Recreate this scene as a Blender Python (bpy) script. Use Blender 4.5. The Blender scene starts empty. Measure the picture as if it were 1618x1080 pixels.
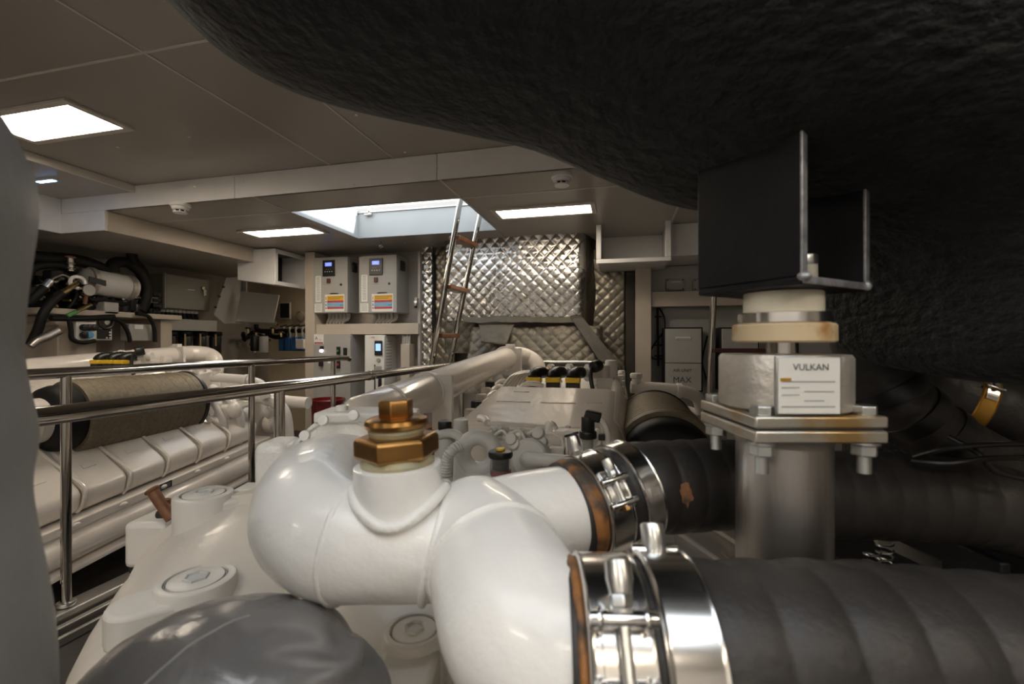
import bpy, bmesh, math, random
from mathutils import Vector, Matrix, noise
random.seed(7)
PI = math.pi
scene = bpy.context.scene
COL = scene.collection

# ------------------------------------------------------------------ camera, world, sun, exposure
ZC = 1.20                                    # camera height above the walkway plates (m)
YAW = math.atan(176 / 719.1)
FPX = 719.1
cam_data = bpy.data.cameras.new('camera')
cam_data.lens = 16.0
cam_data.sensor_width = 36.0
cam_data.sensor_fit = 'HORIZONTAL'
cam_data.clip_start = 0.02
cam_data.dof.use_dof = True
cam_data.dof.focus_distance = 1.9
cam_data.dof.aperture_fstop = 5.6
cam = bpy.data.objects.new('camera', cam_data)
cam.location = (0, 0, ZC)
cam.rotation_euler = (PI / 2, 0, YAW)
COL.objects.link(cam)
scene.camera = cam

world = bpy.data.worlds.new('sky')
scene.world = world
world.use_nodes = True
wn = world.node_tree.nodes
wn['Background'].inputs[0].default_value = (0.90, 0.945, 1.0, 1)
wn['Background'].inputs[1].default_value = 2.4

sun_d = bpy.data.lights.new('sun', 'SUN')
sun_d.energy = 5.0
sun_d.angle = math.radians(1.0)
sun_d.color = (1.0, 0.96, 0.9)
sun = bpy.data.objects.new('sun', sun_d)
sun.rotation_euler = Vector((-1.0, -0.05, -0.17)).to_track_quat('-Z', 'Y').to_euler()
sun.location = (5, 2, 6)
COL.objects.link(sun)

scene.view_settings.view_transform = 'Standard'
scene.view_settings.look = 'None'
scene.view_settings.gamma = 1.0
scene.view_settings.use_curve_mapping = False
scene.view_settings.exposure = 0.30
LAMP = 18.5                                  # emission of the ceiling luminaires

# ------------------------------------------------------------------ measuring helpers (pixel of the survey photo -> place in the room)
SA, CA = math.sin(YAW), math.cos(YAW)
RV = Vector((CA, SA, 0)); FV = Vector((-SA, CA, 0)); UV = Vector((0, 0, 1))
def K(u, v, d):
    return RV * u + FV * d + Vector((0, 0, ZC + v))
def C(px, py, d):
    return K((px - 809) / FPX * d, (540 - py) / FPX * d, d)
def onX(px, py, X):
    a = (px - 809) / FPX
    return C(px, py, X / (a * CA - SA))
def onY(px, py, Y):
    a = (px - 809) / FPX
    return C(px, py, Y / (a * SA + CA))
def onZ(px, py, h):
    return C(px, py, h * FPX / (540 - py))

# ------------------------------------------------------------------ materials
def mat(name, col, rough=0.5, metal=0.0, bump=0.0, bscale=60, var=0.12, vscale=6, col2=None, thr=0.62, coat=0.0,
        emit=None, estr=0.0, spec=0.5, stretch=None, sheen=0.0, trans=0.0, bdist=0.004):
    m = bpy.data.materials.new(name)
    m.use_nodes = True
    nt = m.node_tree
    b = nt.nodes['Principled BSDF']
    b.inputs['Roughness'].default_value = rough
    b.inputs['Metallic'].default_value = metal
    b.inputs['Coat Weight'].default_value = coat
    b.inputs['Specular IOR Level'].default_value = spec
    b.inputs['Sheen Weight'].default_value = sheen
    b.inputs['Transmission Weight'].default_value = trans
    tc = nt.nodes.new('ShaderNodeTexCoord')
    mp = nt.nodes.new('ShaderNodeMapping')
    if stretch: mp.inputs['Scale'].default_value = stretch
    nt.links.new(tc.outputs['Object'], mp.inputs[0])
    nz = nt.nodes.new('ShaderNodeTexNoise')
    nz.inputs['Scale'].default_value = vscale
    nz.inputs['Detail'].default_value = 5
    nt.links.new(mp.outputs[0], nz.inputs['Vector'])
    rp = nt.nodes.new('ShaderNodeValToRGB')
    c = Vector(col)
    if col2 is None:
        rp.color_ramp.elements[0].position = 0.3
        rp.color_ramp.elements[1].position = 0.7
        rp.color_ramp.elements[0].color = (*(c * (1 - var)), 1)
        rp.color_ramp.elements[1].color = (*[min(1, k * (1 + var)) for k in c], 1)
    else:
        rp.color_ramp.elements[0].position = thr - 0.08
        rp.color_ramp.elements[1].position = thr + 0.08
        rp.color_ramp.elements[0].color = (*col, 1)
        rp.color_ramp.elements[1].color = (*col2, 1)
    nt.links.new(nz.outputs['Fac'], rp.inputs[0])
    nt.links.new(rp.outputs[0], b.inputs['Base Color'])
    if bump > 0:
        n2 = nt.nodes.new('ShaderNodeTexNoise')
        n2.inputs['Scale'].default_value = bscale
        n2.inputs['Detail'].default_value = 4
        nt.links.new(mp.outputs[0], n2.inputs['Vector'])
        bp = nt.nodes.new('ShaderNodeBump')
        bp.inputs['Strength'].default_value = bump
        bp.inputs['Distance'].default_value = bdist
        nt.links.new(n2.outputs['Fac'], bp.inputs['Height'])
        nt.links.new(bp.outputs[0], b.inputs['Normal'])
    if emit:
        b.inputs['Emission Color'].default_value = (*emit, 1)
        b.inputs['Emission Strength'].default_value = estr
    return m

M = {}
M['ceil'] = mat('ceiling_panel_paint', (0.36, 0.333, 0.30), 0.30, bump=0.02, bscale=8, var=0.03, vscale=2)
M['ceil_trim'] = mat('ceiling_strip_paint', (0.66, 0.62, 0.57), 0.35, var=0.03)
M['beam'] = mat('beam_paint', (0.87, 0.86, 0.85), 0.4, var=0.03)
M['wall'] = mat('bulkhead_paint', (0.45, 0.41, 0.365), 0.45, var=0.05, vscale=3)
M['hull'] = mat('hull_lining_paint', (0.30, 0.275, 0.24), 0.5, var=0.06, vscale=3)
M['frame'] = mat('frame_paint', (0.54, 0.47, 0.39), 0.45, var=0.05)
M['floor'] = mat('dark_floor_plate', (0.07, 0.065, 0.06), 0.45, metal=0.3, bump=0.3, bscale=90, var=0.3)
M['alu'] = mat('aluminium', (0.55, 0.53, 0.50), 0.38, metal=1.0, var=0.1)
M['chrome'] = mat('polished_stainless', (0.52, 0.49, 0.45), 0.10, metal=1.0, var=0.03)
M['clampsteel'] = mat('bright_clamp_steel', (0.80, 0.79, 0.77), 0.19, metal=1.0, var=0.05, vscale=20)
M['zinc'] = mat('zinc_plated_steel', (0.62, 0.63, 0.62), 0.3, metal=1.0, var=0.1, vscale=30)
M['brushed'] = mat('brushed_stainless', (0.52, 0.49, 0.46), 0.36, metal=1.0, bump=0.15, bscale=60, var=0.14, vscale=12, stretch=(3, 3, 0.3))
M['cast'] = mat('cast_aluminium', (0.55, 0.51, 0.45), 0.5, metal=0.8, bump=0.35, bscale=120, var=0.16, vscale=25)
M['plate'] = mat('stained_flange_steel', (0.58, 0.55, 0.48), 0.36, metal=0.85, col2=(0.50, 0.33, 0.14), thr=0.56, vscale=16, bump=0.1)
M['white'] = mat('white_pipe_paint', (0.88, 0.87, 0.84), 0.28, bump=0.5, bscale=40, var=0.04, vscale=9, coat=0.25, stretch=(1, 1, 1))
M['white_weld'] = mat('white_weld_paint', (0.88, 0.87, 0.84), 0.28, bump=0.5, bscale=150, var=0.04, coat=0.2)
M['eng'] = mat('engine_white_paint', (0.78, 0.72, 0.65), 0.22, bump=0.12, bscale=30, var=0.04, vscale=5, coat=0.3)
M['eng2'] = mat('engine_white_casting', (0.76, 0.72, 0.67), 0.32, bump=0.4, bscale=60, var=0.05, vscale=7, coat=0.1)
M['gear'] = mat('gearbox_cream_paint', (0.75, 0.70, 0.62), 0.33, bump=0.3, bscale=45, var=0.05, vscale=4, coat=0.1)
M['gear_top'] = mat('gearbox_machined_paint', (0.78, 0.75, 0.69), 0.36, bump=0.2, bscale=70, var=0.05)
M['brass'] = mat('brass', (0.40, 0.215, 0.07), 0.32, metal=1.0, bump=0.12, bscale=60, var=0.25, vscale=22)
M['brass2'] = mat('pale_brass_fitting', (0.50, 0.40, 0.20), 0.28, metal=1.0, var=0.2, vscale=30)
M['sealant'] = mat('thread_sealant', (0.45, 0.40, 0.24), 0.42, col2=(0.38, 0.37, 0.25), thr=0.55, vscale=45, bump=0.5, bscale=80)
M['rubber'] = mat('black_rubber_hose', (0.028, 0.025, 0.0235), 0.48, bump=0.25, bscale=120, var=0.25, vscale=14)
M['rubber_rust'] = mat('rust_stained_rubber', (0.030, 0.027, 0.025), 0.48, bump=0.25, bscale=120, var=0.25)
M['rust'] = mat('rusty_rubber_end', (0.33, 0.14, 0.04), 0.6, col2=(0.05, 0.04, 0.03), thr=0.52, vscale=26, bump=0.5, bscale=90)
M['rustpatch'] = mat('rust_stain', (0.26, 0.12, 0.05), 0.65, col2=(0.06, 0.045, 0.035), thr=0.55, vscale=45, bump=0.3)
M['blackcloth'] = mat('black_lagging_cloth', (0.009, 0.009, 0.0095), 0.68, bump=1.0, bscale=42, bdist=0.012, var=0.5, vscale=24, sheen=0.09, stretch=(1.0, 1.0, 1.8), spec=0.35)
M['blacksteel'] = mat('black_painted_steel', (0.007, 0.007, 0.009), 0.42, spec=0.35, bump=0.2, bscale=70, var=0.3, vscale=20)
M['wornedge'] = mat('worn_steel_edge', (0.40, 0.40, 0.42), 0.42, metal=0.6, bump=0.4, bscale=120, var=0.4, vscale=60)
M['mountwhite'] = mat('cream_mount_rubber', (0.72, 0.67, 0.54), 0.45, var=0.08, vscale=30)
M['mounttan'] = mat('stained_mount_ring', (0.63, 0.50, 0.31), 0.5, col2=(0.40, 0.20, 0.06), thr=0.66, vscale=22)
M['leather'] = mat('silver_grey_lagging', (0.27, 0.265, 0.265), 0.27, metal=0.45, bump=0.12, bscale=170, var=0.05, vscale=6)
M['leather2'] = mat('grey_lagging_jacket', (0.24, 0.235, 0.23), 0.5, bump=0.2, bscale=90, var=0.15, vscale=7)
M['seam'] = mat('lagging_seam', (0.30, 0.295, 0.29), 0.45, var=0.1)
M['filter'] = mat('filter_mesh', (0.20, 0.165, 0.112), 0.5, metal=0.3, bump=0.5, bscale=260, var=0.2, vscale=60)
M['black'] = mat('black_plastic', (0.014, 0.013, 0.013), 0.36, var=0.2)
M['blackmatt'] = mat('matt_black_rubber', (0.007, 0.0065, 0.0065), 0.55, var=0.2, spec=0.3)
M['yellow'] = mat('yellow_plastic', (0.88, 0.58, 0.03), 0.4, var=0.06)
M['orange'] = mat('amber_clamp_band', (0.62, 0.33, 0.05), 0.35, metal=0.6, var=0.2, vscale=30)
M['cab'] = mat('grey_cabinet_paint', (0.42, 0.41, 0.385), 0.42, bump=0.05, bscale=200, var=0.03)
M['cabdark'] = mat('olive_grey_cabinet', (0.25, 0.24, 0.205), 0.45, var=0.04)
M['paper'] = mat('white_label', (0.80, 0.79, 0.74), 0.5, var=0.05)
M['ink'] = mat('black_print', (0.03, 0.03, 0.03), 0.6, var=0.05)
M['greyprint'] = mat('grey_print', (0.32, 0.32, 0.31), 0.6, var=0.05)
M['lab_y'] = mat('yellow_print', (0.75, 0.42, 0.03), 0.5, var=0.12, vscale=90)
M['lab_r'] = mat('red_print', (0.50, 0.06, 0.07), 0.5, var=0.08)
M['lab_b'] = mat('blue_print', (0.10, 0.36, 0.58), 0.5, var=0.06)
M['lcd_b'] = mat('lit_blue_display', (0.1, 0.12, 0.6), 0.3, emit=(0.22, 0.28, 1.0), estr=0.9)
M['lcd_w'] = mat('lit_pale_display', (0.3, 0.5, 0.8), 0.3, emit=(0.35, 0.6, 1.0), estr=0.8)
M['lampdot'] = mat('lit_indicator_lamp', (0.9, 0.9, 0.9), 0.3, emit=(1, 1, 1), estr=2.0)
M['bluelamp'] = mat('lit_blue_slot_lamp', (0.5, 0.7, 1), 0.3, emit=(0.25, 0.5, 1.0), estr=14)
M['diffuser'] = mat('lit_luminaire_diffuser', (0.9, 0.86, 0.8), 0.4, emit=(1.0, 0.86, 0.68), estr=LAMP, var=0.01)
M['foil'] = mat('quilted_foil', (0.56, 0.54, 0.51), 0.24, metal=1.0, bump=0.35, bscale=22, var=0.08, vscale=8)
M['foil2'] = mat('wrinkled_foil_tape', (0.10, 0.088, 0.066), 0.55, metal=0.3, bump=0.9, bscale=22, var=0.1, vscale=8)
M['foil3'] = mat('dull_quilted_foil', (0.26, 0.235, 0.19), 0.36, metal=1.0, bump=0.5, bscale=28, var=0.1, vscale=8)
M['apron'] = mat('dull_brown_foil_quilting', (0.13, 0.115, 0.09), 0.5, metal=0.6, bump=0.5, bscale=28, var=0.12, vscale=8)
M['coam'] = mat('hatch_coaming_paint', (0.42, 0.44, 0.44), 0.4, var=0.03)
M['foiledge'] = mat('foil_edge_cloth', (0.06, 0.052, 0.04), 0.6, metal=0.1, bump=0.5, bscale=40)
M['wood'] = mat('varnished_teak', (0.17, 0.065, 0.025), 0.35, var=0.35, vscale=9, stretch=(8, 1, 8), coat=0.3)
M['darkred'] = mat('dark_red_tread', (0.09, 0.025, 0.02), 0.4, var=0.2)
M['red'] = mat('red_paint', (0.16, 0.010, 0.010), 0.3, coat=0.3, var=0.1)
M['copper'] = mat('brown_copper_pipe', (0.22, 0.10, 0.05), 0.5, metal=0.3, var=0.25, vscale=30, bump=0.2)
M['green'] = mat('green_tape', (0.10, 0.30, 0.09), 0.5)
M['blueplastic'] = mat('blue_valve_body', (0.03, 0.12, 0.32), 0.4, var=0.1)
M['deepdark'] = mat('dark_recess', (0.03, 0.03, 0.03), 0.7)  # near black for the trunk's painted inner shade and a hose
M['greybox'] = mat('grey_plastic_box', (0.40, 0.39, 0.36), 0.5, var=0.04)
M['cream'] = mat('warm_cream_wall', (0.62, 0.52, 0.36), 0.5, var=0.05)
M['glass'] = mat('clear_bowl', (0.9, 0.9, 0.9), 0.05, trans=0.9, var=0.0)
M['pinkfuel'] = mat('red_dyed_fuel', (0.40, 0.05, 0.06), 0.3)
M['castgrey'] = mat('pale_grey_casting', (0.62, 0.62, 0.60), 0.38, bump=0.3, bscale=70, var=0.06)

# ------------------------------------------------------------------ mesh builder
class MB:
    def __init__(s): s.v = []; s.f = []
    def add(s, vs, fs):
        o = len(s.v)
        s.v += [Vector(v) for v in vs]
        s.f += [tuple(i + o for i in f) for f in fs]
        return s
    def box(s, x0, x1, y0, y1, z0, z1):
        return s.add([(x0, y0, z0), (x1, y0, z0), (x1, y1, z0), (x0, y1, z0), (x0, y0, z1), (x1, y0, z1), (x1, y1, z1), (x0, y1, z1)],
                     [(0, 3, 2, 1), (4, 5, 6, 7), (0, 1, 5, 4), (1, 2, 6, 5), (2, 3, 7, 6), (3, 0, 4, 7)])
    def obox(s, c, ax, ay, az):
        """box with half-extent vectors"""
        c, ax, ay, az = map(Vector, (c, ax, ay, az))
        P = lambda i, j, k: c + ax * i + ay * j + az * k
        return s.add([P(-1, -1, -1), P(1, -1, -1), P(1, 1, -1), P(-1, 1, -1), P(-1, -1, 1), P(1, -1, 1), P(1, 1, 1), P(-1, 1, 1)],
                     [(0, 3, 2, 1), (4, 5, 6, 7), (0, 1, 5, 4), (1, 2, 6, 5), (2, 3, 7, 6), (3, 0, 4, 7)])
    def prism(s, poly, ext):
        n = len(poly); ext = Vector(ext)
        poly = [Vector(p) for p in poly]
        return s.add(poly + [p + ext for p in poly],
                     [tuple(range(n - 1, -1, -1)), tuple(range(n, 2 * n))] + [(i, (i + 1) % n, n + (i + 1) % n, n + i) for i in range(n)])
    def lathe(s, prof, o, axis, n=32, ref=None):
        o = Vector(o); a = Vector(axis).normalized()
        e = Vector(ref) if ref else (Vector((0, 0, 1)) if abs(a.z) < 0.9 else Vector((1, 0, 0)))
        e = (e - a * e.dot(a)).normalized(); g = a.cross(e)
        vs = []; fs = []
        for r, z in prof:
            for k in range(n):
                t = 2 * PI * k / n
                vs.append(o + a * z + (e * math.cos(t) + g * math.sin(t)) * max(r, 1e-5))
        m = len(prof)
        for i in range(m - 1):
            for k in range(n):
                fs.append((i * n + k, i * n + (k + 1) % n, (i + 1) * n + (k + 1) % n, (i + 1) * n + k))
        if prof[0][0] > 1e-4: fs.append(tuple(range(n - 1, -1, -1)))
        if prof[-1][0] > 1e-4: fs.append(tuple((m - 1) * n + k for k in range(n)))
        return s.add(vs, fs)
    def cyl(s, p0, p1, r0, r1=None, n=24, ref=None):
        p0 = Vector(p0); p1 = Vector(p1); d = p1 - p0
        return s.lathe([(r0, 0), (r0 if r1 is None else r1, d.length)], p0, d, n, ref)
    def rcyl(s, p0, p1, r, b, n=32):
        """cylinder with rounded rims"""
        p0 = Vector(p0); p1 = Vector(p1); d = p1 - p0; L = d.length
        return s.lathe([(r - b, 0), (r - b * 0.3, b * 0.3), (r, b), (r, L - b), (r - b * 0.3, L - b * 0.3), (r - b, L)], p0, d, n)
    def torus(s, c, axis, R, r, n=40, m=10, a0=0.0, a1=2 * PI, ref=None):
        c = Vector(c); a = Vector(axis).normalized()
        e = Vector(ref) if ref else (Vector((0, 0, 1)) if abs(a.z) < 0.9 else Vector((1, 0, 0)))
        e = (e - a * e.dot(a)).normalized(); g = a.cross(e)
        full = abs(a1 - a0 - 2 * PI) < 1e-6
        cnt = n if full else n + 1
        vs = []; fs = []
        for k in range(cnt):
            t = a0 + (a1 - a0) * k / n
            rad = e * math.cos(t) + g * math.sin(t)
            for j in range(m):
                q = 2 * PI * j / m
                vs.append(c + rad * (R + r * math.cos(q)) + a * r * math.sin(q))
        for k in range(n):
            k2 = (k + 1) % cnt
            for j in range(m):
                fs.append((k * m + j, k2 * m + j, k2 * m + (j + 1) % m, k * m + (j + 1) % m))
        return s.add(vs, fs)
    def tube(s, pts, r, n=16, sub=6, cap=True, rf=None):
        """smooth tube through pts; r is one radius or one per point; rf(s_len, theta) scales it"""
        pts = [Vector(p) for p in pts]
        rr = r if isinstance(r, (list, tuple)) else [r] * len(pts)
        P = []; Rr = []
        if sub > 1 and len(pts) > 2:
            for i in range(len(pts) - 1):
                p0 = pts[max(i - 1, 0)]; p1 = pts[i]; p2 = pts[i + 1]; p3 = pts[min(i + 2, len(pts) - 1)]
                for k in range(sub):
                    t = k / sub
                    P.append(0.5 * ((2 * p1) + (p2 - p0) * t + (2 * p0 - 5 * p1 + 4 * p2 - p3) * t * t + (-p0 + 3 * p1 - 3 * p2 + p3) * t ** 3))
                    Rr.append(rr[i] + (rr[i + 1] - rr[i]) * t)
            P.append(pts[-1]); Rr.append(rr[-1])
        elif sub > 1:
            for k in range(sub + 1):
                t = k / sub
                P.append(pts[0].lerp(pts[1], t)); Rr.append(rr[0] + (rr[1] - rr[0]) * t)
        else:
            P = pts; Rr = rr
        vs = []; fs = []
        T = []
        for i in range(len(P)):
            T.append((P[min(i + 1, len(P) - 1)] - P[max(i - 1, 0)]).normalized())
        e = Vector((0, 0, 1)) if abs(T[0].z) < 0.9 else Vector((1, 0, 0))
        e = (e - T[0] * e.dot(T[0])).normalized()
        L = 0
        for i in range(len(P)):
            if i: L += (P[i] - P[i - 1]).length
            e = (e - T[i] * e.dot(T[i])).normalized()
            g = T[i].cross(e)
            for k in range(n):
                t = 2 * PI * k / n
                q = Rr[i] * (rf(L, t) if rf else 1)
                vs.append(P[i] + (e * math.cos(t) + g * math.sin(t)) * q)
        for i in range(len(P) - 1):
            for k in range(n):
                fs.append((i * n + k, i * n + (k + 1) % n, (i + 1) * n + (k + 1) % n, (i + 1) * n + k))
        if cap:
            fs.append(tuple(range(n - 1, -1, -1)))
            fs.append(tuple((len(P) - 1) * n + k for k in range(n)))
        return s.add(vs, fs)
    def ball(s, c, ra, n=24, m=14, fn=None):
        c = Vector(c)
        if not isinstance(ra, (tuple, list)): ra = (ra, ra, ra)
        vs = []; fs = []
        for i in range(m + 1):
            ph = PI * i / m
            for k in range(n):
                t = 2 * PI * k / n
                d = Vector((math.sin(ph) * math.cos(t), math.sin(ph) * math.sin(t), math.cos(ph)))
                q = fn(d) if fn else 1
                vs.append(c + Vector((d.x * ra[0], d.y * ra[1], d.z * ra[2])) * q)
        for i in range(m):
            for k in range(n):
                fs.append((i * n + k, (i + 1) * n + k, (i + 1) * n + (k + 1) % n, i * n + (k + 1) % n))
        return s.add(vs, fs)
    def grid(s, fn, nu, nv):
        vs = [fn(i / nu, j / nv) for j in range(nv + 1) for i in range(nu + 1)]
        fs = [(j * (nu + 1) + i, j * (nu + 1) + i + 1, (j + 1) * (nu + 1) + i + 1, (j + 1) * (nu + 1) + i) for j in range(nv) for i in range(nu)]
        return s.add(vs, fs)
    def build(s, name, m, parent=None, bevel=0.0, sharp=35, seg=2, label=None, cat=None, group=None, kind=None, doubles=False):
        if parent is not None:
            o = WL[parent.name]
        else:
            xs = [v.x for v in s.v]; ys = [v.y for v in s.v]; zs = [v.z for v in s.v]
            o = Vector(((min(xs) + max(xs)) / 2, (min(ys) + max(ys)) / 2, min(zs)))
        me = bpy.data.meshes.new(name)
        me.from_pydata([v - o for v in s.v], [], s.f)
        bm = bmesh.new(); bm.from_mesh(me)
        if doubles: bmesh.ops.remove_doubles(bm, verts=bm.verts, dist=1e-5)
        bmesh.ops.recalc_face_normals(bm, faces=bm.faces)
        bm.to_mesh(me); bm.free()
        me.polygons.foreach_set('use_smooth', [True] * len(me.polygons))
        me.set_sharp_from_angle(angle=math.radians(sharp))
        me.materials.append(M[m] if isinstance(m, str) else m)
        ob = bpy.data.objects.new(name, me)
        COL.objects.link(ob)
        if parent is not None:
            ob.parent = parent
        else:
            ob.location = o
        WL[ob.name] = o
        if bevel > 0:
            md = ob.modifiers.new('bevel', 'BEVEL')
            md.width = bevel; md.segments = seg; md.limit_method = 'ANGLE'; md.angle_limit = math.radians(40)
        if label: ob['label'] = label
        if cat: ob['category'] = cat
        if group: ob['group'] = group
        if kind: ob['kind'] = kind
        return ob
WL = {}
def thing(name, label, cat, loc, group=None, kind=None):
    o = bpy.data.objects.new(name, None)
    COL.objects.link(o)
    o.location = loc
    o.empty_display_size = 0.05
    WL[o.name] = Vector(loc)
    if label: o['label'] = label
    if cat: o['category'] = cat
    if group: o['group'] = group
    if kind: o['kind'] = kind
    return o
def copy_tree(o, off=Vector((0, 0, 0)), skip=(), parent=None):
    c = o.copy(); COL.objects.link(c)
    if parent is None:
        c.location = o.location + off
    else:
        c.parent = parent
    for ch in list(o.children):
        if ch.name in skip: continue
        copy_tree(ch, off, skip, c)
    return c
def text(s, c, right, up, h, m, parent, name='lettering', align='CENTER'):
    cu = bpy.data.curves.new('t', 'FONT')
    cu.body = s; cu.size = 1.0; cu.align_x = align; cu.align_y = 'CENTER'; cu.resolution_u = 2
    ob = bpy.data.objects.new('t', cu)
    COL.objects.link(ob)
    me = bpy.data.meshes.new_from_object(ob)
    bpy.data.objects.remove(ob); bpy.data.curves.remove(cu)
    r = Vector(right).normalized(); u = Vector(up).normalized(); c = Vector(c)
    nrm = r.cross(u)
    mb = MB()
    hh = h / 0.72
    mb.add([c + r * v.co.x * hh + u * v.co.y * hh + nrm * 0.0006 for v in me.vertices], [tuple(p.vertices) for p in me.polygons])
    bpy.data.meshes.remove(me)
    return mb.build(name, m, parent)
def sub(b=None): return MB()
Z = Vector((0, 0, 1))

# ================================================================== THE SETTING
HU, HL, HS = 1.07, 0.92, 0.78                # upper ceiling, lower ceiling, side soffit (above camera height)
YB = 2.41                                    # face of the transverse beam
YW = 4.25                                    # forward bulkhead
XL, XR, YR, YA = -4.75, 2.4, -1.8, 5.3
hx0, hx1, hy0, hy1 = -2.28, -1.01, 2.75, 3.59

MB().box(XL - .1, XR + .1, YR - .1, YA + .1, -0.06, 0).build('floor', 'floor', kind='structure', label='dark metal floor plates of the engine room')
MB().box(XL - .1, XL, YR - .1, YA + .1, 0, 2.6).build('wall_left', 'hull', kind='structure', label='brownish hull lining on the left')
MB().box(XR, XR + .1, YR - .1, YA + .1, 0, 2.6).build('wall_right', 'hull', kind='structure', label='hull lining on the right behind black lagging')
MB().box(XL, XR, YR - .1, YR, 0, 2.6).build('wall_rear', 'beam', kind='structure', label='aft bulkhead behind the camera')
MB().box(-3.12, XR, YW, YW + .1, 0, 2.6).build('wall_back', 'wall', kind='structure', label='cream forward bulkhead')
MB().box(XL, -3.02, YA, YA + .1, 0, 2.6).build('wall_alcove', 'cream', kind='structure', label='warm cream end wall of the alcove left of the cabinets')
MB().box(-3.12, -3.04, YW, YA, 0, 2.6).build('wall_side', 'wall', kind='structure', label='side wall of the alcove')

ceil = thing('ceiling', 'painted panel ceiling with raised joint strips', None, (0, 1, ZC + HL), kind='structure')
def cpanel(x0, x1, y0, y1, h):
    g = 0.003
    MB().box(x0 + g, x1 - g, y0 + g, y1 - g, ZC + h, ZC + h + .018).build('panel', 'ceil', ceil)
ax0_, ax1_, ay0_, ay1_ = -1.30, 0.90, -0.78, 0.12          # second open deck hatch, over the aft end behind the camera
xs = [-3.24, -1.72, ax0_, ax1_, XR]; ys = [YR, ay0_, ay1_, 1.31, YB]
for i in range(4):
    for j in range(4):
        if i == 2 and j == 1: continue
        cpanel(xs[i], xs[i + 1], ys[j], ys[j + 1], HU)
xl = [-3.52, hx0, hx1, 0.36, XR]
for i in range(4):
    cpanel(xl[i], xl[i + 1], YB, hy0, HL)
    if i == 1: cpanel(xl[i], xl[i + 1], hy1, YW, HL)
    elif i == 3: pass
    else: cpanel(xl[i], xl[i + 1], hy0, YW, HL)
cpanel(-3.93, -3.24, YR, YB, 1.025)
cpanel(XL, -3.93, YR, YB, HS)
cpanel(XL, -3.52, YB, 3.75, HS)
cpanel(XL, -3.73, 3.75, YA, HS + .02)
cpanel(-3.73, -3.52, 3.75, YW, HL)
cpanel(-3.73, -3.04, YW, YA, HS + .02)
# recess at the right of the forward ceiling
cpanel(0.36, XR, 3.25, YW, HL)
cpanel(0.36, XR, hy0, 3.25, 1.02)
MB().box(0.36, XR, 3.235, 3.25, ZC + HL, ZC + 1.03).build('recess_side', 'ceil', ceil)
MB().box(0.345, 0.36, hy0, 3.25, ZC + HL, ZC + 1.03).build('recess_side', 'ceil', ceil)
MB().box(0.36, XR, hy0 - .015, hy0, ZC + HL, ZC + 1.03).build('recess_side', 'ceil', ceil)
def strip(x0, x1, y0, y1, h, w=.005, t=.004):
    if abs(x1 - x0) < abs(y1 - y0): MB().box(x0 - w, x0 + w, y0, y1, ZC + h - t, ZC + h + .004).build('joint_strip', 'ceil_trim', ceil, bevel=.001)
    else: MB().box(x0, x1, y0 - w, y0 + w, ZC + h - t, ZC + h + .004).build('joint_strip', 'ceil_trim', ceil, bevel=.001)
for x in xs[1:2]: strip(x, x, YR, YB, HU)
for x in xs[2:4]: strip(x, x, ay1_, YB, HU)
strip(-3.24, XR, 1.31, 1.31, HU)
for y in ys[1:3]: strip(-3.24, ax0_, y, y, HU)
for x in (hx0, hx1): strip(x, x, YB, hy0, HL)
strip(-3.52, hx0, hy0, hy0, HL); strip(hx1, 0.36, hy0, hy0, HL); strip(.36, .36, hy0, YW, HL, .008, .006)
for x in (-1.75, -1.25, -2.28): strip(x, x, hy1, YW, HL, .003, .002)
# backing above the panels keeps daylight out everywhere but the hatch
for a in ((XL, ax0_ - .02, YR, YB), (ax1_ + .02, XR, YR, YB), (ax0_ - .02, ax1_ + .02, YR, ay0_ - .02), (ax0_ - .02, ax1_ + .02, ay1_ + .02, YB), (XL, hx0 - .02, YB, YA), (hx1 + .02, XR, YB, YA), (hx0 - .02, hx1 + .02, YB, hy0 - .02), (hx0 - .02, hx1 + .02, hy1 + .02, YA)):
    MB().box(*a, ZC + 1.10, ZC + 1.155).build('backing', 'wall', ceil)
# screw heads on the ceiling
for px, py, h in ((186, 232, HU), (299, 216, HU), (563, 181, HU), (308, 294, HL), (640, 240, HU), (375, 367, HL), (640, 383, HL)):
    p = onZ(px, py, h)
    MB().cyl(p - Z * .004, p + Z * .002, .007, n=10).build('screw_cover', 'beam', ceil)

# transverse beam, longitudinal drop on the left, box beam above the genset
tb = thing('trim_1', 'pale box beam crossing the ceiling', None, (0, YB, ZC + HL), kind='structure')
bxs = [-3.93, -2.42, -1.03, 0.36, 1.7, XR]
for i in range(5):
    MB().box(bxs[i] + .0015, bxs[i + 1] - .0015, YB, YB + .018, ZC + (HL if i else HL), ZC + HU).build('fascia_panel', 'beam', tb, bevel=.002)
MB().box(-3.93, -3.52, YB, YB + .018, ZC + HS, ZC + HL - .001).build('fascia_panel', 'beam', tb)
for px, py in ((385, 295), (560, 300), (313, 298), (690, 272)):
    p = onY(px, py - 8, YB)
    MB().cyl(p + Vector((0, -.004, 0)), p + Vector((0, .002, 0)), .005, n=10).build('screw', 'beam', tb)
t2 = thing('trim_2', 'beige drop fascia along the left of the lower ceiling', None, (-3.52, 3.1, ZC + HS), kind='structure')
MB().box(-3.535, -3.52, YB + .018, 3.75, ZC + HS, ZC + HL).build('fascia_panel', 'frame', t2, bevel=.003)
t3 = thing('trim_3', 'narrow white drop edge of the upper ceiling on the left', None, (-3.24, 0, ZC + 1.0), kind='structure')
MB().box(-3.255, -3.24, YR, YB, ZC + 1.02, ZC + HU).build('edge_strip', 'ceil_trim', t3, bevel=.003)
MB().box(-3.945, -3.93, YR, YB, ZC + HS, ZC + 1.03).build('fascia_panel', 'beam', t3)

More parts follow.
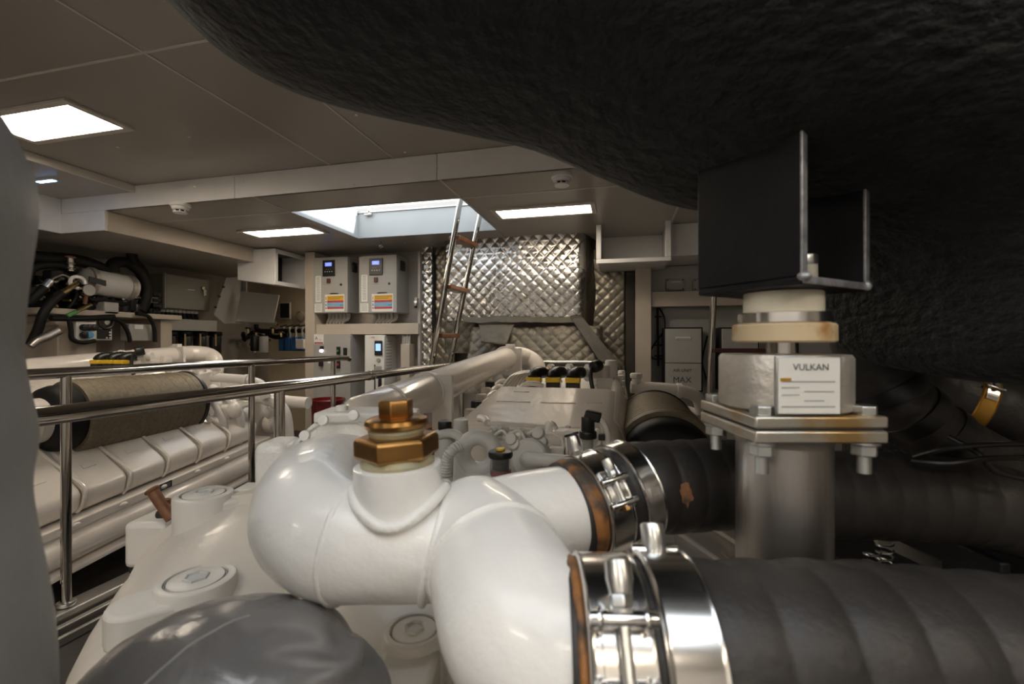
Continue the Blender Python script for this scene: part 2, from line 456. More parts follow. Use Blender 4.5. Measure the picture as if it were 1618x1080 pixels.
# hatch trunk
hc = thing('trim_4', 'white coaming of the open deck hatch', None, ((hx0 + hx1) / 2, (hy0 + hy1) / 2, ZC + HL), kind='structure')
z0, z1 = ZC + HL - .004, ZC + 1.162
MB().box(hx0 - .02, hx0, hy0, hy1, z0, z1).build('coaming_side', 'coam', hc, bevel=.002)
MB().box(hx1, hx1 + .02, hy0, hy1, z0, z1).build('coaming_side', 'coam', hc, bevel=.002)
MB().box(hx0 - .02, hx1 + .02, hy1, hy1 + .02, z0, z1).build('coaming_side', 'coam', hc, bevel=.002)
MB().box(hx0 - .02, hx1 + .02, hy0 - .02, hy0, z0, z1).build('coaming_side', 'coam', hc, bevel=.002)
MB().box(hx0, hx1, hy1 - .012, hy1, ZC + 1.135, ZC + 1.148).build('seal_lip', 'alu', hc)
hc2 = thing('trim_7', 'white coaming of the second deck hatch behind the camera', None, ((ax0_ + ax1_) / 2, (ay0_ + ay1_) / 2, ZC + HU), kind='structure')
for a in ((ax0_ - .02, ax0_, ay0_, ay1_), (ax1_, ax1_ + .02, ay0_, ay1_), (ax0_ - .02, ax1_ + .02, ay0_ - .02, ay0_), (ax0_ - .02, ax1_ + .02, ay1_, ay1_ + .02)):
    MB().box(*a, ZC + HU - .004, ZC + 1.162).build('coaming_side', 'beam', hc2, bevel=.002)
for px, py in ((672, 327),):
    p = onY(px, py, hy1)
    MB().cyl(p + Vector((0, -.01, 0)), p, .008, n=12).build('screw', 'zinc', hc)

# forward bulkhead frames
fr = thing('trim_5', 'cream frame members of the forward bulkhead', None, (0, YW, 0), kind='structure')
def member(px0, px1, py0, py1, y, dep, m='frame', par=fr, nm='frame_member'):
    a = onY(px0, (py0 + py1) / 2, y); b = onY(px1, (py0 + py1) / 2, y)
    zt = onY((px0 + px1) / 2, py0, y).z; zb = onY((px0 + px1) / 2, py1, y).z
    return MB().box(a.x, b.x, y, y + dep, zb, zt).build(nm, m, par, bevel=.003)
member(482, 497, 398, 760, 3.99, .26)                    # post left of the grey cabinets
member(497, 661, 511, 528, 4.02, .22)                    # beam under the upper cabinets
member(1004, 1029, 418, 720, 4.02, .23)                  # column right of the foil
member(1029, 1200, 459, 483, 4.06, .19)                  # shelf beam
member(660, 664, 398, 700, 4.05, .2, 'wall')
MB().box(onY(1060, 400, 3.72).x, XR, 3.75, YW, onY(1085, 402, 3.72).z, ZC + HL).build('frame_member', 'beam', fr, bevel=.004)
MB().box(.05, XR, YW - .03, YW, onY(1070, 700, YW).z, onY(1070, 421, YW).z).build('frame_member', 'cab', fr)

# ------------------------------------------------------------------ luminaires
def luminaire(x0, x1, y0, y1, h, label, group=None):
    t = thing('ceiling_light', label, 'light', ((x0 + x1) / 2, (y0 + y1) / 2, ZC + h), group)
    fw, b = .035, ZC + h
    f = MB()
    f.box(x0, x1, y0, y0 + fw, b - .012, b + .001); f.box(x0, x1, y1 - fw, y1, b - .012, b + .001)
    f.box(x0, x0 + fw, y0 + fw, y1 - fw, b - .012, b + .001); f.box(x1 - fw, x1, y0 + fw, y1 - fw, b - .012, b + .001)
    f.build('frame', 'ceil_trim', t, bevel=.002)
    MB().box(x0 + fw, x1 - fw, y0 + fw, y1 - fw, b - .006, b + .001).build('diffuser', 'diffuser', t)
    return t
luminaire(-3.06, -2.38, 1.47, 1.77, HU, 'warm rectangular ceiling light at the far left of the upper ceiling')
luminaire(-3.10, -2.40, 3.10, 3.36, HL, 'flush ceiling light left of the hatch, above the grey cabinets')
luminaire(-0.90, -0.18, 3.02, 3.28, HL, 'flush ceiling light in front of the foil wall, right of the ladder')
hid = 'ceiling lights behind the camera'
for x, y, w_ in ((-2.72, -1.3, 'in the far left corner'), (-1.0, -1.35, 'left of the middle'), (0.6, -1.35, 'right of the middle'), (1.6, -0.4, 'right of the second hatch')):
    luminaire(x - .34, x + .34, y - .15, y + .15, HU, 'warm ceiling light over the aft end behind the camera, ' + w_, hid)
luminaire(-3.62, -3.12, 4.75, 4.95, HS + .02, 'ceiling light in the alcove, hidden behind the grey cabinets')
p = onZ(75, 283, 1.025)
t = thing('slot_light', 'small blue slot light under the side ceiling at far left', 'light', p)
MB().box(p.x - .09, p.x + .07, p.y - .018, p.y + .018, p.z - .012, p.z).build('housing', 'beam', t)
MB().box(p.x - .08, p.x + .06, p.y - .012, p.y + .012, p.z - .015, p.z - .011).build('lens', 'bluelamp', t)

# smoke detectors
def detector(px, py, h, label):
    p = onZ(px, py, h)
    t = thing('smoke_detector', label, 'smoke detector', p)
    MB().lathe([(.058, 0), (.060, -.018), (.055, -.022)], p, Z, 32).build('base', 'beam', t)
    MB().lathe([(.052, -.022), (.050, -.034), (.043, -.042)], p, Z, 32).build('body', 'beam', t)
    for k in range(8):
        a = 2 * PI * k / 8
        q = p + Vector((math.cos(a), math.sin(a), 0)) * .038 - Z * .049
        r = Vector((math.cos(a), math.sin(a), 0)); tt = Vector((-math.sin(a), math.cos(a), 0))
        MB().obox(q, tt * .0035, r * .004, Z * .008).build('rib', 'beam', t)
    MB().cyl(p - Z * .042, p - Z * .057, .030, n=24).build('chamber', 'black', t)
    MB().lathe([(.043, -.056), (.040, -.062), (0.0, -.064)], p, Z, 32).build('cap', 'beam', t)
detector(285, 322, HL, 'round white smoke detector on the ceiling at left, before the beam')
detector(888, 276, HL, 'round white smoke detector on the ceiling above the foil wall light')

# hatch latch
p = onY(584, 338, hy1)
t = thing('hatch_latch', 'small chrome latch hanging inside the hatch coaming', 'latch', p)
MB().box(p.x - .008, p.x + .008, p.y - .012, p.y, p.z - .02, p.z + .1).build('bar', 'beam', t, bevel=.002)
MB().cyl(p + Vector((-.035, -.02, -.01)), p + Vector((.035, -.02, -.01)), .012, n=14).build('roller', 'chrome', t)
p = onZ(602, 381, HL)
t = thing('ceiling_hook', 'small chrome hook under the ceiling before the hatch', 'hook', p)
MB().cyl(p, p - Z * .03, .006, n=10).build('shank', 'chrome', t)
MB().torus(p - Z * .045, (0, 1, 0), .016, .005, 20, 8).build('ring', 'chrome', t)

# ------------------------------------------------------------------ quilted foil on the bulkhead
def quilt(o, ex, ey, w, h, cell, amp, nrm, nu, nv, edge=0.06, dr=1.0, seed=0):
    """diamond-stitched sheet from o along ex (w) and ey (h); puffs rise along nrm; edges round back"""
    o, ex, ey, nrm = Vector(o), Vector(ex).normalized(), Vector(ey).normalized(), Vector(nrm).normalized()
    def fn(i, j):
        x, y = i * w, j * h
        a = (x + y * dr) / cell; b = (x - y * dr) / cell
        pf = (abs(math.sin(PI * a)) * abs(math.sin(PI * b))) ** 0.36
        wr = noise.noise(Vector((x * 9 + seed, y * 9, 3.1))) * .35 + noise.noise(Vector((x * 30 + seed, y * 30, 1.7))) * .28
        e = min(x, w - x, edge) / edge if edge else 1
        drop = 0 if e >= 1 else (1 - math.sqrt(max(0, 1 - (1 - e) ** 2))) * edge
        big = noise.noise(Vector((x * 3 + seed, y * 2.4, 9))) * .022
        return o + ex * x + ey * y + nrm * (amp * pf * (1 + wr) + big - drop)
    return MB().grid(fn, nu, nv)
foil = thing('foil_insulation', 'silver diamond-quilted foil insulation covering the forward bulkhead', 'insulation', (-.9, 4.0, ZC - .4))
fx0, fx1 = onY(700, 440, 3.86).x, onY(925, 440, 3.86).x
quilt((fx0, 3.86, ZC + .19), (1, 0, 0), (0, 0, 1), fx1 - fx0, HL - .19, .098, .0075, (0, -1, 0), 190, 110, .07).build('front_blanket', 'foil', foil, sharp=180)
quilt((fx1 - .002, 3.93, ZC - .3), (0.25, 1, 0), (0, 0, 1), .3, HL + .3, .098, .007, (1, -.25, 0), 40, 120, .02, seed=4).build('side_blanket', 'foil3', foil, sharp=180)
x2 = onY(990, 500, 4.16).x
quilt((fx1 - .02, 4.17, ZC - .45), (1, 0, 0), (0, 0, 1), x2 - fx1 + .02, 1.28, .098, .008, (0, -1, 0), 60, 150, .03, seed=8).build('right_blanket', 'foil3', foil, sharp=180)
MB().box(x2 - .01, onY(1004, 500, 4.1).x, 4.14, 4.2, ZC - .5, ZC + .62).build('edge_binding', 'foiledge', foil, bevel=.01)
xs0, xs1 = onY(664, 440, 4.1).x, onY(684, 440, 4.1).x
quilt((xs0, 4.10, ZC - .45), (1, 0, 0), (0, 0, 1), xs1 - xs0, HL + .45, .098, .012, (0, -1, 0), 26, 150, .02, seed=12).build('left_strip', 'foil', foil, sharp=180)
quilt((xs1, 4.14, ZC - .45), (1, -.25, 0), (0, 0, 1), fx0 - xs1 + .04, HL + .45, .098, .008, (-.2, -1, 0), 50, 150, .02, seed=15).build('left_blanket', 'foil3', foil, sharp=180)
# lower apron sloping out over the engine
ax0, ax1 = onY(728, 560, 3.6).x, onY(950, 560, 3.6).x
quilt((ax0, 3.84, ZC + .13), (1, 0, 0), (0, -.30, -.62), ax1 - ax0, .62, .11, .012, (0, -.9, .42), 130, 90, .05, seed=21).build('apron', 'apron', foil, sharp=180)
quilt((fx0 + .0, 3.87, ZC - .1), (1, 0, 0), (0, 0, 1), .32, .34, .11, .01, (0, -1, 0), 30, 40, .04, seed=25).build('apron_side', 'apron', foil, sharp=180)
# crumpled tape flaps along the join
def flap(pts, th, m, name, seed=0, amp=.012):
    a, b, c, d = [Vector(p) for p in pts]
    n = ((b - a).cross(d - a)).normalized()
    def fn(i, j):
        p = a.lerp(b, i).lerp(d.lerp(c, i), j)
        return p + n * (noise.noise(p * 9 + Vector((seed, 0, 0))) * amp + noise.noise(p * 28) * amp * .5)
    mb = MB().grid(fn, 24, 10)
    ob = mb.build(name, m, foil, sharp=180)
    md = ob.modifiers.new('thick', 'SOLIDIFY'); md.thickness = th
    return ob
flap((onY(728, 500, 3.83), onY(915, 500, 3.83), onY(915, 509, 3.79), onY(735, 509, 3.79)), .006, 'foil2', 'tape_strip', 2)
flap((onY(757, 513, 3.76), onY(812, 512, 3.76), onY(800, 546, 3.66), onY(760, 540, 3.66)), .006, 'foil2', 'tape_flap', 6)
flap((onY(900, 499, 3.80), onY(918, 497, 3.80), onY(988, 588, 3.60), onY(962, 592, 3.60)), .008, 'foiledge', 'edge_strip', 14)
p = onY(886, 357, 3.84)
t = thing('wall_bracket', 'small white oval bracket at the top of the foil wall', 'bracket', p)
MB().lathe([(.028, 0), (.03, -.006), (.026, -.012)], p - Vector((0, .006, 0)), (0, 1, 0), 24).build('plate', 'beam', t)
MB().cyl(p + Vector((0, -.04, .008)), p + Vector((0, -.015, .008)), .008, n=12).build('peg', 'black', t)
MB().torus(p + Vector((0, -.03, -.01)), (1, 0, 0), .012, .003, 16, 6).build('loop', 'zinc', t)

# ================================================================== FORWARD BULKHEAD EQUIPMENT
class Face:
    """a flat front: (u,v) in 0..1 from the top left"""
    def __init__(s, tl, ex, ez, w, h):
        s.tl, s.ex, s.ez, s.w, s.h = Vector(tl), Vector(ex).normalized(), Vector(ez).normalized(), w, h
        s.n = s.ex.cross(s.ez)               # outward (towards the room)
    def p(s, u, v, out=0.0): return s.tl + s.ex * u * s.w - s.ez * v * s.h + s.n * out
    def plate(s, u0, u1, v0, v1, th, name, m, par, bevel=0.0, base=0.0):
        c = s.p((u0 + u1) / 2, (v0 + v1) / 2, base + th / 2)
        return MB().obox(c, s.ex * (u1 - u0) * s.w / 2, s.ez * (v1 - v0) * s.h / 2, s.n * th / 2).build(name, m, par, bevel=bevel)
    def knob(s, u, v, r, th, name, m, par, n=16, base=0.0):
        return MB().cyl(s.p(u, v, base), s.p(u, v, base + th), r, r * .9, n).build(name, m, par)
def face_px(px0, px1, py0, py1, y):
    a = onY(px0, (py0 + py1) / 2, y); b = onY(px1, (py0 + py1) / 2, y)
    zt = onY((px0 + px1) / 2, py0, y).z; zb = onY((px0 + px1) / 2, py1, y).z
    return Face((a.x, y, zt), (1, 0, 0), (0, 0, 1), b.x - a.x, zt - zb)

def shore_cabinet(px0, px1, py0, py1, label, lockdark):
    f = face_px(px0, px1, py0, py1, 3.99)
    t = thing('control_cabinet', label, 'cabinet', f.p(.5, 1, -.1), 'control cabinets with striped stickers')
    dep = .255
    MB().obox(f.p(.5, .5, -dep / 2 - .012), f.ex * f.w / 2, f.ez * f.h / 2, f.n * (dep / 2 - .012)).build('body', 'cab', t, bevel=.006)
    d = f.plate(0.0, 1.0, 0, 1, .02, 'door', 'cab', t, .005, -.019)
    dp = f.plate(.29, .64, .055, .345, .012, 'display_unit', 'black', d, .003)
    f.plate(.37, .56, .10, .165, .002, 'screen', 'lcd_b', d, base=.012)
    for k in range(3): f.plate(.40 , .53, .113 + k * .016, .117 + k * .016, .0006, 'text_line', 'lcd_w', d, base=.0138)
    for k in range(4): f.knob(.37 + k * .065, .262, .006, .003, 'button', 'paper', d, 10, .012)
    for k in range(3): f.knob(.40 + k * .065, .222, .004, .003, 'button', 'greybox', d, 10, .012)
    f.plate(.42, .51, .385, .47, .018, 'rocker_switch', 'darkred', d, .003)
    f.plate(.30, .60, .495, .502, .001, 'legend_line', 'lab_y', d)
    f.knob(.81, .50, .013, .008, 'lock', 'black' if lockdark else 'chrome', d)
    st = f.plate(.07, .23, .33, .80, .0015, 'instruction_strip', 'paper', d)
    for k in range(16): f.plate(.10, .20, .352 + k * .027, .362 + k * .027, .0008, 'text_line', 'greyprint', d, base=.0013)
    f.plate(.04, .26, .83, .985, .0015, 'notice', 'paper', d)
    for k in range(5): f.plate(.07, .23, .85 + k * .025, .857 + k * .025, .0008, 'text_line', 'greyprint', d, base=.0013)
    f.plate(.345, .905, .67, .975, .0015, 'sticker', 'paper', d)
    f.plate(.50, .74, .645, .665, .001, 'warning_strip', 'lab_y', d)
    y = .695
    for m, hh in (('lab_y', .085), ('lab_r', .04), ('lab_b', .075), ('lab_r', .04)):
        f.plate(.415, .885, y, y + hh - .004, .001, 'sticker_stripe', m, d, base=.0014)
        f.plate(.362, .395, y + hh * .2, y + hh * .8, .001, 'sticker_symbol', 'lab_y' if m == 'lab_y' else ('lab_b' if m == 'lab_b' else 'lab_r'), d, base=.0014)
        for q in range(2):
            f.plate(.43, .87 - .1 * q, y + hh * (.25 + .35 * q), y + hh * (.32 + .35 * q), .0006, 'text_line', 'ink' if m == 'lab_y' else 'paper', d, base=.0023) if hh > .06 else None
        y += hh
    # vent fan on the right flank
    c = f.p(1.0, .17, -.11)
    MB().box(c.x - .001, c.x + .012, c.y - .045, c.y + .045, c.z - .05, c.z + .05).build('vent', 'black', t, bevel=.006)
    MB().torus(c + Vector((.012, 0, 0)), (1, 0, 0), .03, .006, 20, 8).build('vent_ring', 'black', t)
    # cable conduits out of the bottom
    for k in range(6):
        a = f.p(.30 + .11 * k, 1, -.10)
        MB().tube([a + Z * .01, a - Z * .05, a - Z * .085 + Vector((-.035 - .006 * k, .02, 0)), a - Z * .15 + Vector((-.055 - .008 * k, .05, 0))], .016, 10, 5).build('cable', 'greybox', t)
        MB().cyl(a + Z * .002, a - Z * .022, .022, n=6).build('cable_gland', 'cab', t)
    return t
shore_cabinet(495, 549.5, 406, 494, 'left one of two grey cabinets with striped stickers on the forward bulkhead', True)
shore_cabinet(567, 627, 403, 494, 'right one of two grey cabinets with striped stickers, nearer the foil', False)

# lower left cabinet with indicator lamps
f = face_px(497, 555, 527, 690, 4.0)
t = thing('switch_cabinet', 'tall grey switch cabinet with lamp and sign below the left striped cabinet', 'cabinet', f.p(.5, 1, -.1))
MB().obox(f.p(.5, .5, -.125), f.ex * f.w / 2, f.ez * f.h / 2, f.n * .123).build('body', 'cab', t, bevel=.005)
d = f.plate(0, 1, 0, 1, .018, 'door', 'cab', t, .004, -.001)
sg = f.plate(.02, .29, .005, .10, .003, 'sign', 'paper', d, base=.018)
f.plate(.04, .27, .082, .096, .001, 'sign_bar', 'lab_r', d, base=.021)
text('A', f.p(.09, .045, .0215), f.ex, f.ez, .035, 'ink', d, 'lettering')
text('Ge', f.p(.20, .058, .0215), f.ex, f.ez, .014, 'greyprint', d, 'lettering')
f.knob(.24, .165, .016, .022, 'indicator_lamp', 'lampdot', d, 16, .018)
f.plate(.20, .29, .12, .15, .012, 'label_holder', 'black', d, base=.018)
f.plate(.19, .28, .255, .315, .03, 'selector_switch', 'black', d, .004, .018)
f.plate(.40, .56, .265, .285, .002, 'legend', 'paper', d, base=.018)
f.plate(.66, .74, .125, .20, .02, 'push_button', 'black', d, .003, .018)
f.knob(.70, .165, .012, .03, 'button_cap', 'green', d, 14, .018)
f.plate(.66, .74, .26, .335, .02, 'push_button', 'black', d, .003, .018)
f.knob(.70, .295, .013, .03, 'button_cap', 'lab_r', d, 14, .018)
f.plate(.83, .92, .135, .21, .012, 'socket', 'black', d, .002, .018)
f.plate(.80, .89, .78, .86, .012, 'latch', 'black', d, .002, .018)
f.plate(.43, .57, .43, .50, .002, 'notice', 'paper', d, base=.018)
# drive
f = face_px(576, 607, 529, 690, 4.0)
t = thing('motor_drive', 'narrow pale motor drive with lit display between switch cabinet and trunking', 'motor drive', f.p(.5, 1, -.1))
MB().obox(f.p(.5, .5, -.125), f.ex * f.w / 2, f.ez * f.h / 2, f.n * .125).build('body', 'paper', t, bevel=.008)
text('ABB', f.p(.42, .025, .001), f.ex, f.ez, .016, 'lab_r', t)
f.plate(.53, .92, .055, .20, .012, 'keypad', 'black', t, .006)
f.plate(.60, .86, .085, .155, .002, 'screen', 'lcd_w', t, base=.012)
f.knob(.72, .245, .022, .012, 'button_ring', 'greybox', t, 20)
f.plate(.52, .88, .305, .37, .006, 'cover_tab', 'greybox', t, .002)
text('1', f.p(.70, .335, .007), f.ex, f.ez, .02, 'ink', t)
f.plate(.70, .88, .37, .56, .006, 'terminal_slot', 'black', t, .002)
f.plate(.50, .56, .29, .55, .004, 'slot_edge', 'black', t)
for k in range(10):
    c = f.p(1.0, .06 + k * .03, -.09)
    MB().box(c.x, c.x + .004, c.y - .05, c.y + .05, c.z - .004, c.z + .004).build('vent_slat', 'greybox', t)
# cable trunking
f = face_px(633, 647, 543, 640, 4.02)
t = thing('cable_trunking', 'narrow cream cable trunking beside the foil wall', 'trunking', f.p(.5, 1, -.05))
MB().obox(f.p(.5, .5, -.06), f.ex * f.w / 2, f.ez * f.h / 2, f.n * .06).build('duct', 'frame', t, bevel=.004)
for k in range(4):
    a = f.p(.15 + .23 * k, 0, -.03)
    MB().tube([a - Z * .01, a + Z * .05, a + Vector((.004 * k, 0, .11))], .011, 10, 4).build('cable', 'greybox', t)
# small detector on the frame beside the foil
p = onY(657, 480, 4.02)
t = thing('wall_sensor', 'small grey cylindrical sensor beside the right striped cabinet', 'sensor', p)
MB().rcyl(p - Z * .02, p + Z * .03, .022, .006, 20).build('body', 'zinc', t)
MB().cyl(p - Z * .04, p - Z * .02, .014, n=16).build('tip', 'black', t)
MB().box(p.x - .012, p.x + .012, p.y, p.y + .04, p.z + .0, p.z + .06).build('mount', 'frame', t)

# ------------------------------------------------------------------ right of the foil
def junction_box(px0, px1, py0, py1, label):
    f = face_px(px0, px1, py0, py1, 4.19)
    t = thing('junction_box', label, 'junction box', f.p(.5, 1, 0), 'junction boxes right of the foil')
    MB().obox(f.p(.5, .5, -.02), f.ex * f.w / 2, f.ez * f.h / 2, f.n * .02).build('body', 'cab', t, bevel=.008)
    f.plate(.06, .94, .07, .93, .008, 'lid', 'cab', t, .004)
    for u in (.1, .9):
        for v in (.13, .87): f.knob(u, v, .006, .003, 'screw', 'black', t, 8, .008)
    f.plate(.3, .8, .25, .33, .001, 'label_strip', 'paper', t, base=.008)
junction_box(1052, 1082, 440, 459, 'left grey junction box above the shelf beam right of the foil')
junction_box(1095, 1125, 440, 459, 'grey junction box right of its twin, half behind the black bracket')

def air_unit(px0, px1, py0, py1, label, txt):
    f = face_px(px0, px1, py0, py1, 4.02)
    t = thing('air_unit', label, 'air unit', f.p(.5, 1, -.08))
    MB().obox(f.p(.5, .5, -.098), f.ex * (f.w / 2 + .012), f.ez * (f.h / 2 + .012), f.n * .096).build('casing', 'blackmatt', t, bevel=.004)
    f.plate(.0, 1, 0, .555, .014, 'upper_panel', 'cab', t, .003)
    f.plate(.0, 1, .565, 1, .014, 'lower_panel', 'cab', t, .003)
    hnd = f.plate(.28, .70, .135, .175, .006, 'handle', 'paper', t, .002, .014)
    f.plate(.31, .67, .15, .16, .004, 'grip_slot', 'greyprint', hnd, base=.018)
    if txt:
        text('AIR UNIT', f.p(.48, .68, .015), f.ex, f.ez, f.h * .05, 'ink', t)
        text('MAX', f.p(.47, .835, .015), f.ex, f.ez, f.h * .095, 'ink', t)
    return t
air_unit(1051, 1108, 519, 616, 'grey air unit with AIR UNIT MAX lettering on its lower panel', True)
air_unit(1140, 1197, 519, 616, 'grey air unit behind the steel ladder rail and the mount, right of the lettered one', False)
# cables looped beside the air unit
def cable_path(name, pts, r, label, m='blackmatt', cat='cable', group=None):
    return MB().tube(pts, r, 8, 6).build(name, m, label=label, cat=cat, group=group)
Y0 = 4.17
cable_path('power_cable', [onY(x, y, Y0) for x, y in ((1040, 484), (1049, 500), (1050, 520), (1040, 535), (1030, 550), (1029, 563), (1036, 567), (1050, 566))], .007, 'looped black cable between cream column and lettered air unit')
cable_path('power_cable', [onY(x, y, Y0) for x, y in ((1118, 530), (1112, 555), (1110, 575), (1116, 598), (1120, 612))], .007, 'black cable hanging just left of the steel ladder rail')
p0, p1 = onY(1039, 484, Y0 - .01), onY(1040, 578, Y0 - .01)
t = thing('conduit', 'thin black vertical conduit with clips right of the cream column', 'conduit', p1)
MB().cyl(p1, p0, .009, n=10).build('tube', 'blackmatt', t)
for yy in (500, 545, 562):
    q = onY(1040, yy, Y0 - .01)
    MB().box(q.x - .03, q.x + .03, q.y - .008, q.y + .02, q.z - .006, q.z + .006).build('clip', 'blackmatt', t)

# steel ladder on the right, half behind the mount
t = thing('ladder', 'steel ladder with dark red treads behind the mount at right', 'ladder', onY(1140, 640, 3.4))
ra, rb = onY(1129, 440, 3.35), onY(1117, 700, 3.35)
MB().tube([rb, ra], .021, 14, 1).build('rail', 'chrome', t)
dx = Vector((.36, 0.02, 0))
MB().tube([rb + dx, ra + dx], .021, 14, 1).build('rail', 'chrome', t)
for yy in (465, 553, 640):
    k = (yy - 440) / 260
    q = ra.lerp(rb, k) + dx / 2
    MB().obox(q, dx * .47, (0, .045, 0), (0, 0, .014)).build('tread', 'darkred', t, bevel=.004)

# vent box open towards the room, right of the foil, under the ceiling
f = face_px(942, 1061, 350, 414, 3.62)
zt = ZC + HL - .001
t = thing('vent_trunk', 'open white box trunk under the ceiling right of the foil wall', 'air duct', f.p(.5, 1, -.2))
x0, x1, zb = f.p(0, 1).x, f.p(1, 1).x, f.p(0, 1).z
th = .045
MB().box(x0, x1, 3.62, 3.65, zb, zb + th * .75).build('rim_bottom', 'beam', t, bevel=.005)
MB().box(x0, x0 + th * .9, 3.62, 3.65, zb + th * .75, zt).build('rim_left', 'beam', t, bevel=.005)
MB().box(x1 - th, x1, 3.62, 3.65, zb + th * .75, zt).build('rim_right', 'beam', t, bevel=.005)
MB().box(x0 + .01, x0 + .025, 3.651, 4.12, zb + .01, zt).build('side_wall', 'beam', t)
MB().box(x1 - .025, x1 - .01, 3.651, 4.12, zb + .01, zt).build('side_wall', 'beam', t)
MB().box(x0 + .026, x1 - .026, 3.651, 4.12, zb + .01, zb + .025).build('bottom_wall', 'beam', t)
MB().box(x0 + .026, x1 - .026, 4.10, 4.115, zb + .026, zt).build('back_wall', 'beam', t)

# ------------------------------------------------------------------ hatch ladder
t = thing('ladder', 'steel ladder with teak treads leaning up into the hatch', 'ladder', (-1.55, 3.3, 0))
a0, a1 = onY(727, 318, 3.18), onY(684, 563, 3.18)
b0, b1 = onY(759, 335, 3.50), onY(713, 563, 3.50)
def ext(a, b):                               # down to the floor, up through the hatch
    d = (b - a); k = (a.z - 0.0) / -d.z
    return a + d * k
r = .021
MB().tube([ext(a0, a1), a0 + (a0 - a1) * .05], r, 14, 1).build('rail', 'chrome', t)
MB().tube([ext(b0, b1), b0 + (b0 - b1) * .05], r, 14, 1).build('rail', 'chrome', t)
for k in range(-1, 6):
    kk = .20 + k * .275
    if kk < 0: continue
    pa = a0.lerp(ext(a0, a1), kk * .59); pb = b0.lerp(ext(b0, b1), kk * .59)
    pb.z = pa.z
    c = (pa + pb) / 2; ex = (pb - pa) / 2
    MB().obox(c, ex * .94, Vector((-ex.y, ex.x, 0)).normalized() * .045, (0, 0, .016)).build('tread', 'wood', t, bevel=.004)

# ------------------------------------------------------------------ air duct end left of the cabinets
x1 = -3.29
t = thing('vent_trunk', 'grey white box trunk with dark open end left of the striped cabinets', 'air duct', (x1 - .2, 3.95, ZC + .55))
zt, zb = ZC + .905, ZC + .555
ya, yb = 3.73, 4.21
MB().prism([(x1, ya, zb + .0), (x1, ya, zt), (x1 - .42, ya, zt), (x1 - .42, ya, zb + .06)], (0, .015, 0)).build('front_wall', 'beam', t, bevel=.002)
MB().prism([(x1, yb - .015, zb), (x1, yb - .015, zt), (x1 - .42, yb - .015, zt), (x1 - .42, yb - .015, zb + .06)], (0, .015, 0)).build('rear_wall', 'beam', t)
MB().prism([(x1, ya + .016, zb), (x1 - .42, ya + .016, zb + .06), (x1 - .42, ya + .016, zb + .075), (x1, ya + .016, zb + .015)], (0, yb - ya - .032, 0)).build('bottom_wall', 'beam', t)
MB().box(x1 - .42, x1 - .30, ya + .016, yb - .016, zb + .08, zt).build('interior_shade', 'deepdark', t)  # near-black block painting the shade inside the open trunk
w = .04
MB().box(x1, x1 + .02, ya, yb, zb, zb + w).build('rim_bottom', 'beam', t, bevel=.004)
MB().box(x1, x1 + .02, ya, yb, zt - w, zt).build('rim_top', 'beam', t, bevel=.004)
MB().box(x1, x1 + .02, ya, ya + w, zb + w, zt - w).build('rim_side', 'beam', t, bevel=.004)
MB().box(x1, x1 + .02, yb - w, yb, zb + w, zt - w).build('rim_side', 'beam', t, bevel=.004)

# ================================================================== LEFT SIDE: EQUIPMENT ON THE HULL
HX = -4.45
def face_x(px0, px1, py0, py1, X):
    a = onX(px0, py0, X); b = onX(px1, py1, X)
    zt = a.z; zb = onX(px0, py1, X).z
    return Face((X, a.y, zt), (0, 1, 0), (0, 0, 1), b.y - a.y, zt - zb)
f = face_x(259, 331, 431, 487, HX)
t = thing('electrical_cabinet', 'wide dark grey electrical cabinet with key on the hull side', 'cabinet', f.p(.5, 1, -.1))
MB().obox(f.p(.5, .5, -.13), f.ex * f.w / 2, f.ez * f.h / 2, f.n * .128).build('body', 'cabdark', t, bevel=.006)
d = f.plate(.02, .98, .02, .98, .015, 'door', 'cabdark', t, .005)
f.knob(.80, .30, .02, .02, 'lock', 'chrome', d, 16, .015)
f.plate(.80, .86, .34, .55, .006, 'key_tag', 'chrome', d, base=.03)
f.plate(.47, .62, .38, .40, .002, 'nameplate', 'paper', d, base=.015)
f.plate(-.03, .0, 0, 1, .03, 'hinge_bar', 'greybox', d, .004)
for k in range(9):
    a = f.p(.06 + .09 * k, 1, -.06)
    MB().tube([a + Z * .01, a - Z * .05, a - Z * .12 + Vector((0, .02, 0))], .018, 8, 3).build('cable', 'blackmatt', t)
    MB().cyl(a, a - Z * .03, .024, n=6).build('cable_gland', 'greybox', t)
f = face_x(255, 343, 502, 521, HX + .1)
t = thing('cable_tray', 'grey folded cable tray under the wide dark cabinet', 'cable tray', f.p(.5, 1, -.1))
MB().obox(f.p(.5, .5, -.006), f.ex * f.w / 2, f.ez * f.h / 2, f.n * .006).build('front_web', 'greybox', t, bevel=.003)
MB().obox(f.p(.5, .03, -.115), f.ex * f.w / 2, f.n * .1, f.ez * .004).build('top_flange', 'greybox', t)
MB().obox(f.p(.5, .97, -.115), f.ex * f.w / 2, f.n * .1, f.ez * .004).build('bottom_flange', 'greybox', t)
# pump row under the tray
for k in range(4):
    p = onX(268 + 24 * k, 535, HX)
    t = thing('filter_housing', ['black filter housing with brass collar, nearest in the row under the cable tray', 'black filter housing, second in the row under the cable tray', 'black filter housing, third in the row under the cable tray', 'black filter housing, farthest in the row under the cable tray'][k], 'filter', p - Z * .2, 'filter housings under the tray')
    MB().rcyl(p - Z * .2, p + Z * .03, .06, .02, 20).build('bowl', 'black', t)
    MB().rcyl(p + Z * .03, p + Z * .08, .07, .012, 20).build('head', 'blackmatt', t)
    MB().cyl(p + Vector((.06, -.05, -.08)), p + Vector((.06, -.05, .05)), .012, n=12).build('brass_pipe', 'brass2', t)
    MB().cyl(p - Z * .215, p - Z * .2, .02, n=6).build('drain', 'zinc', t)
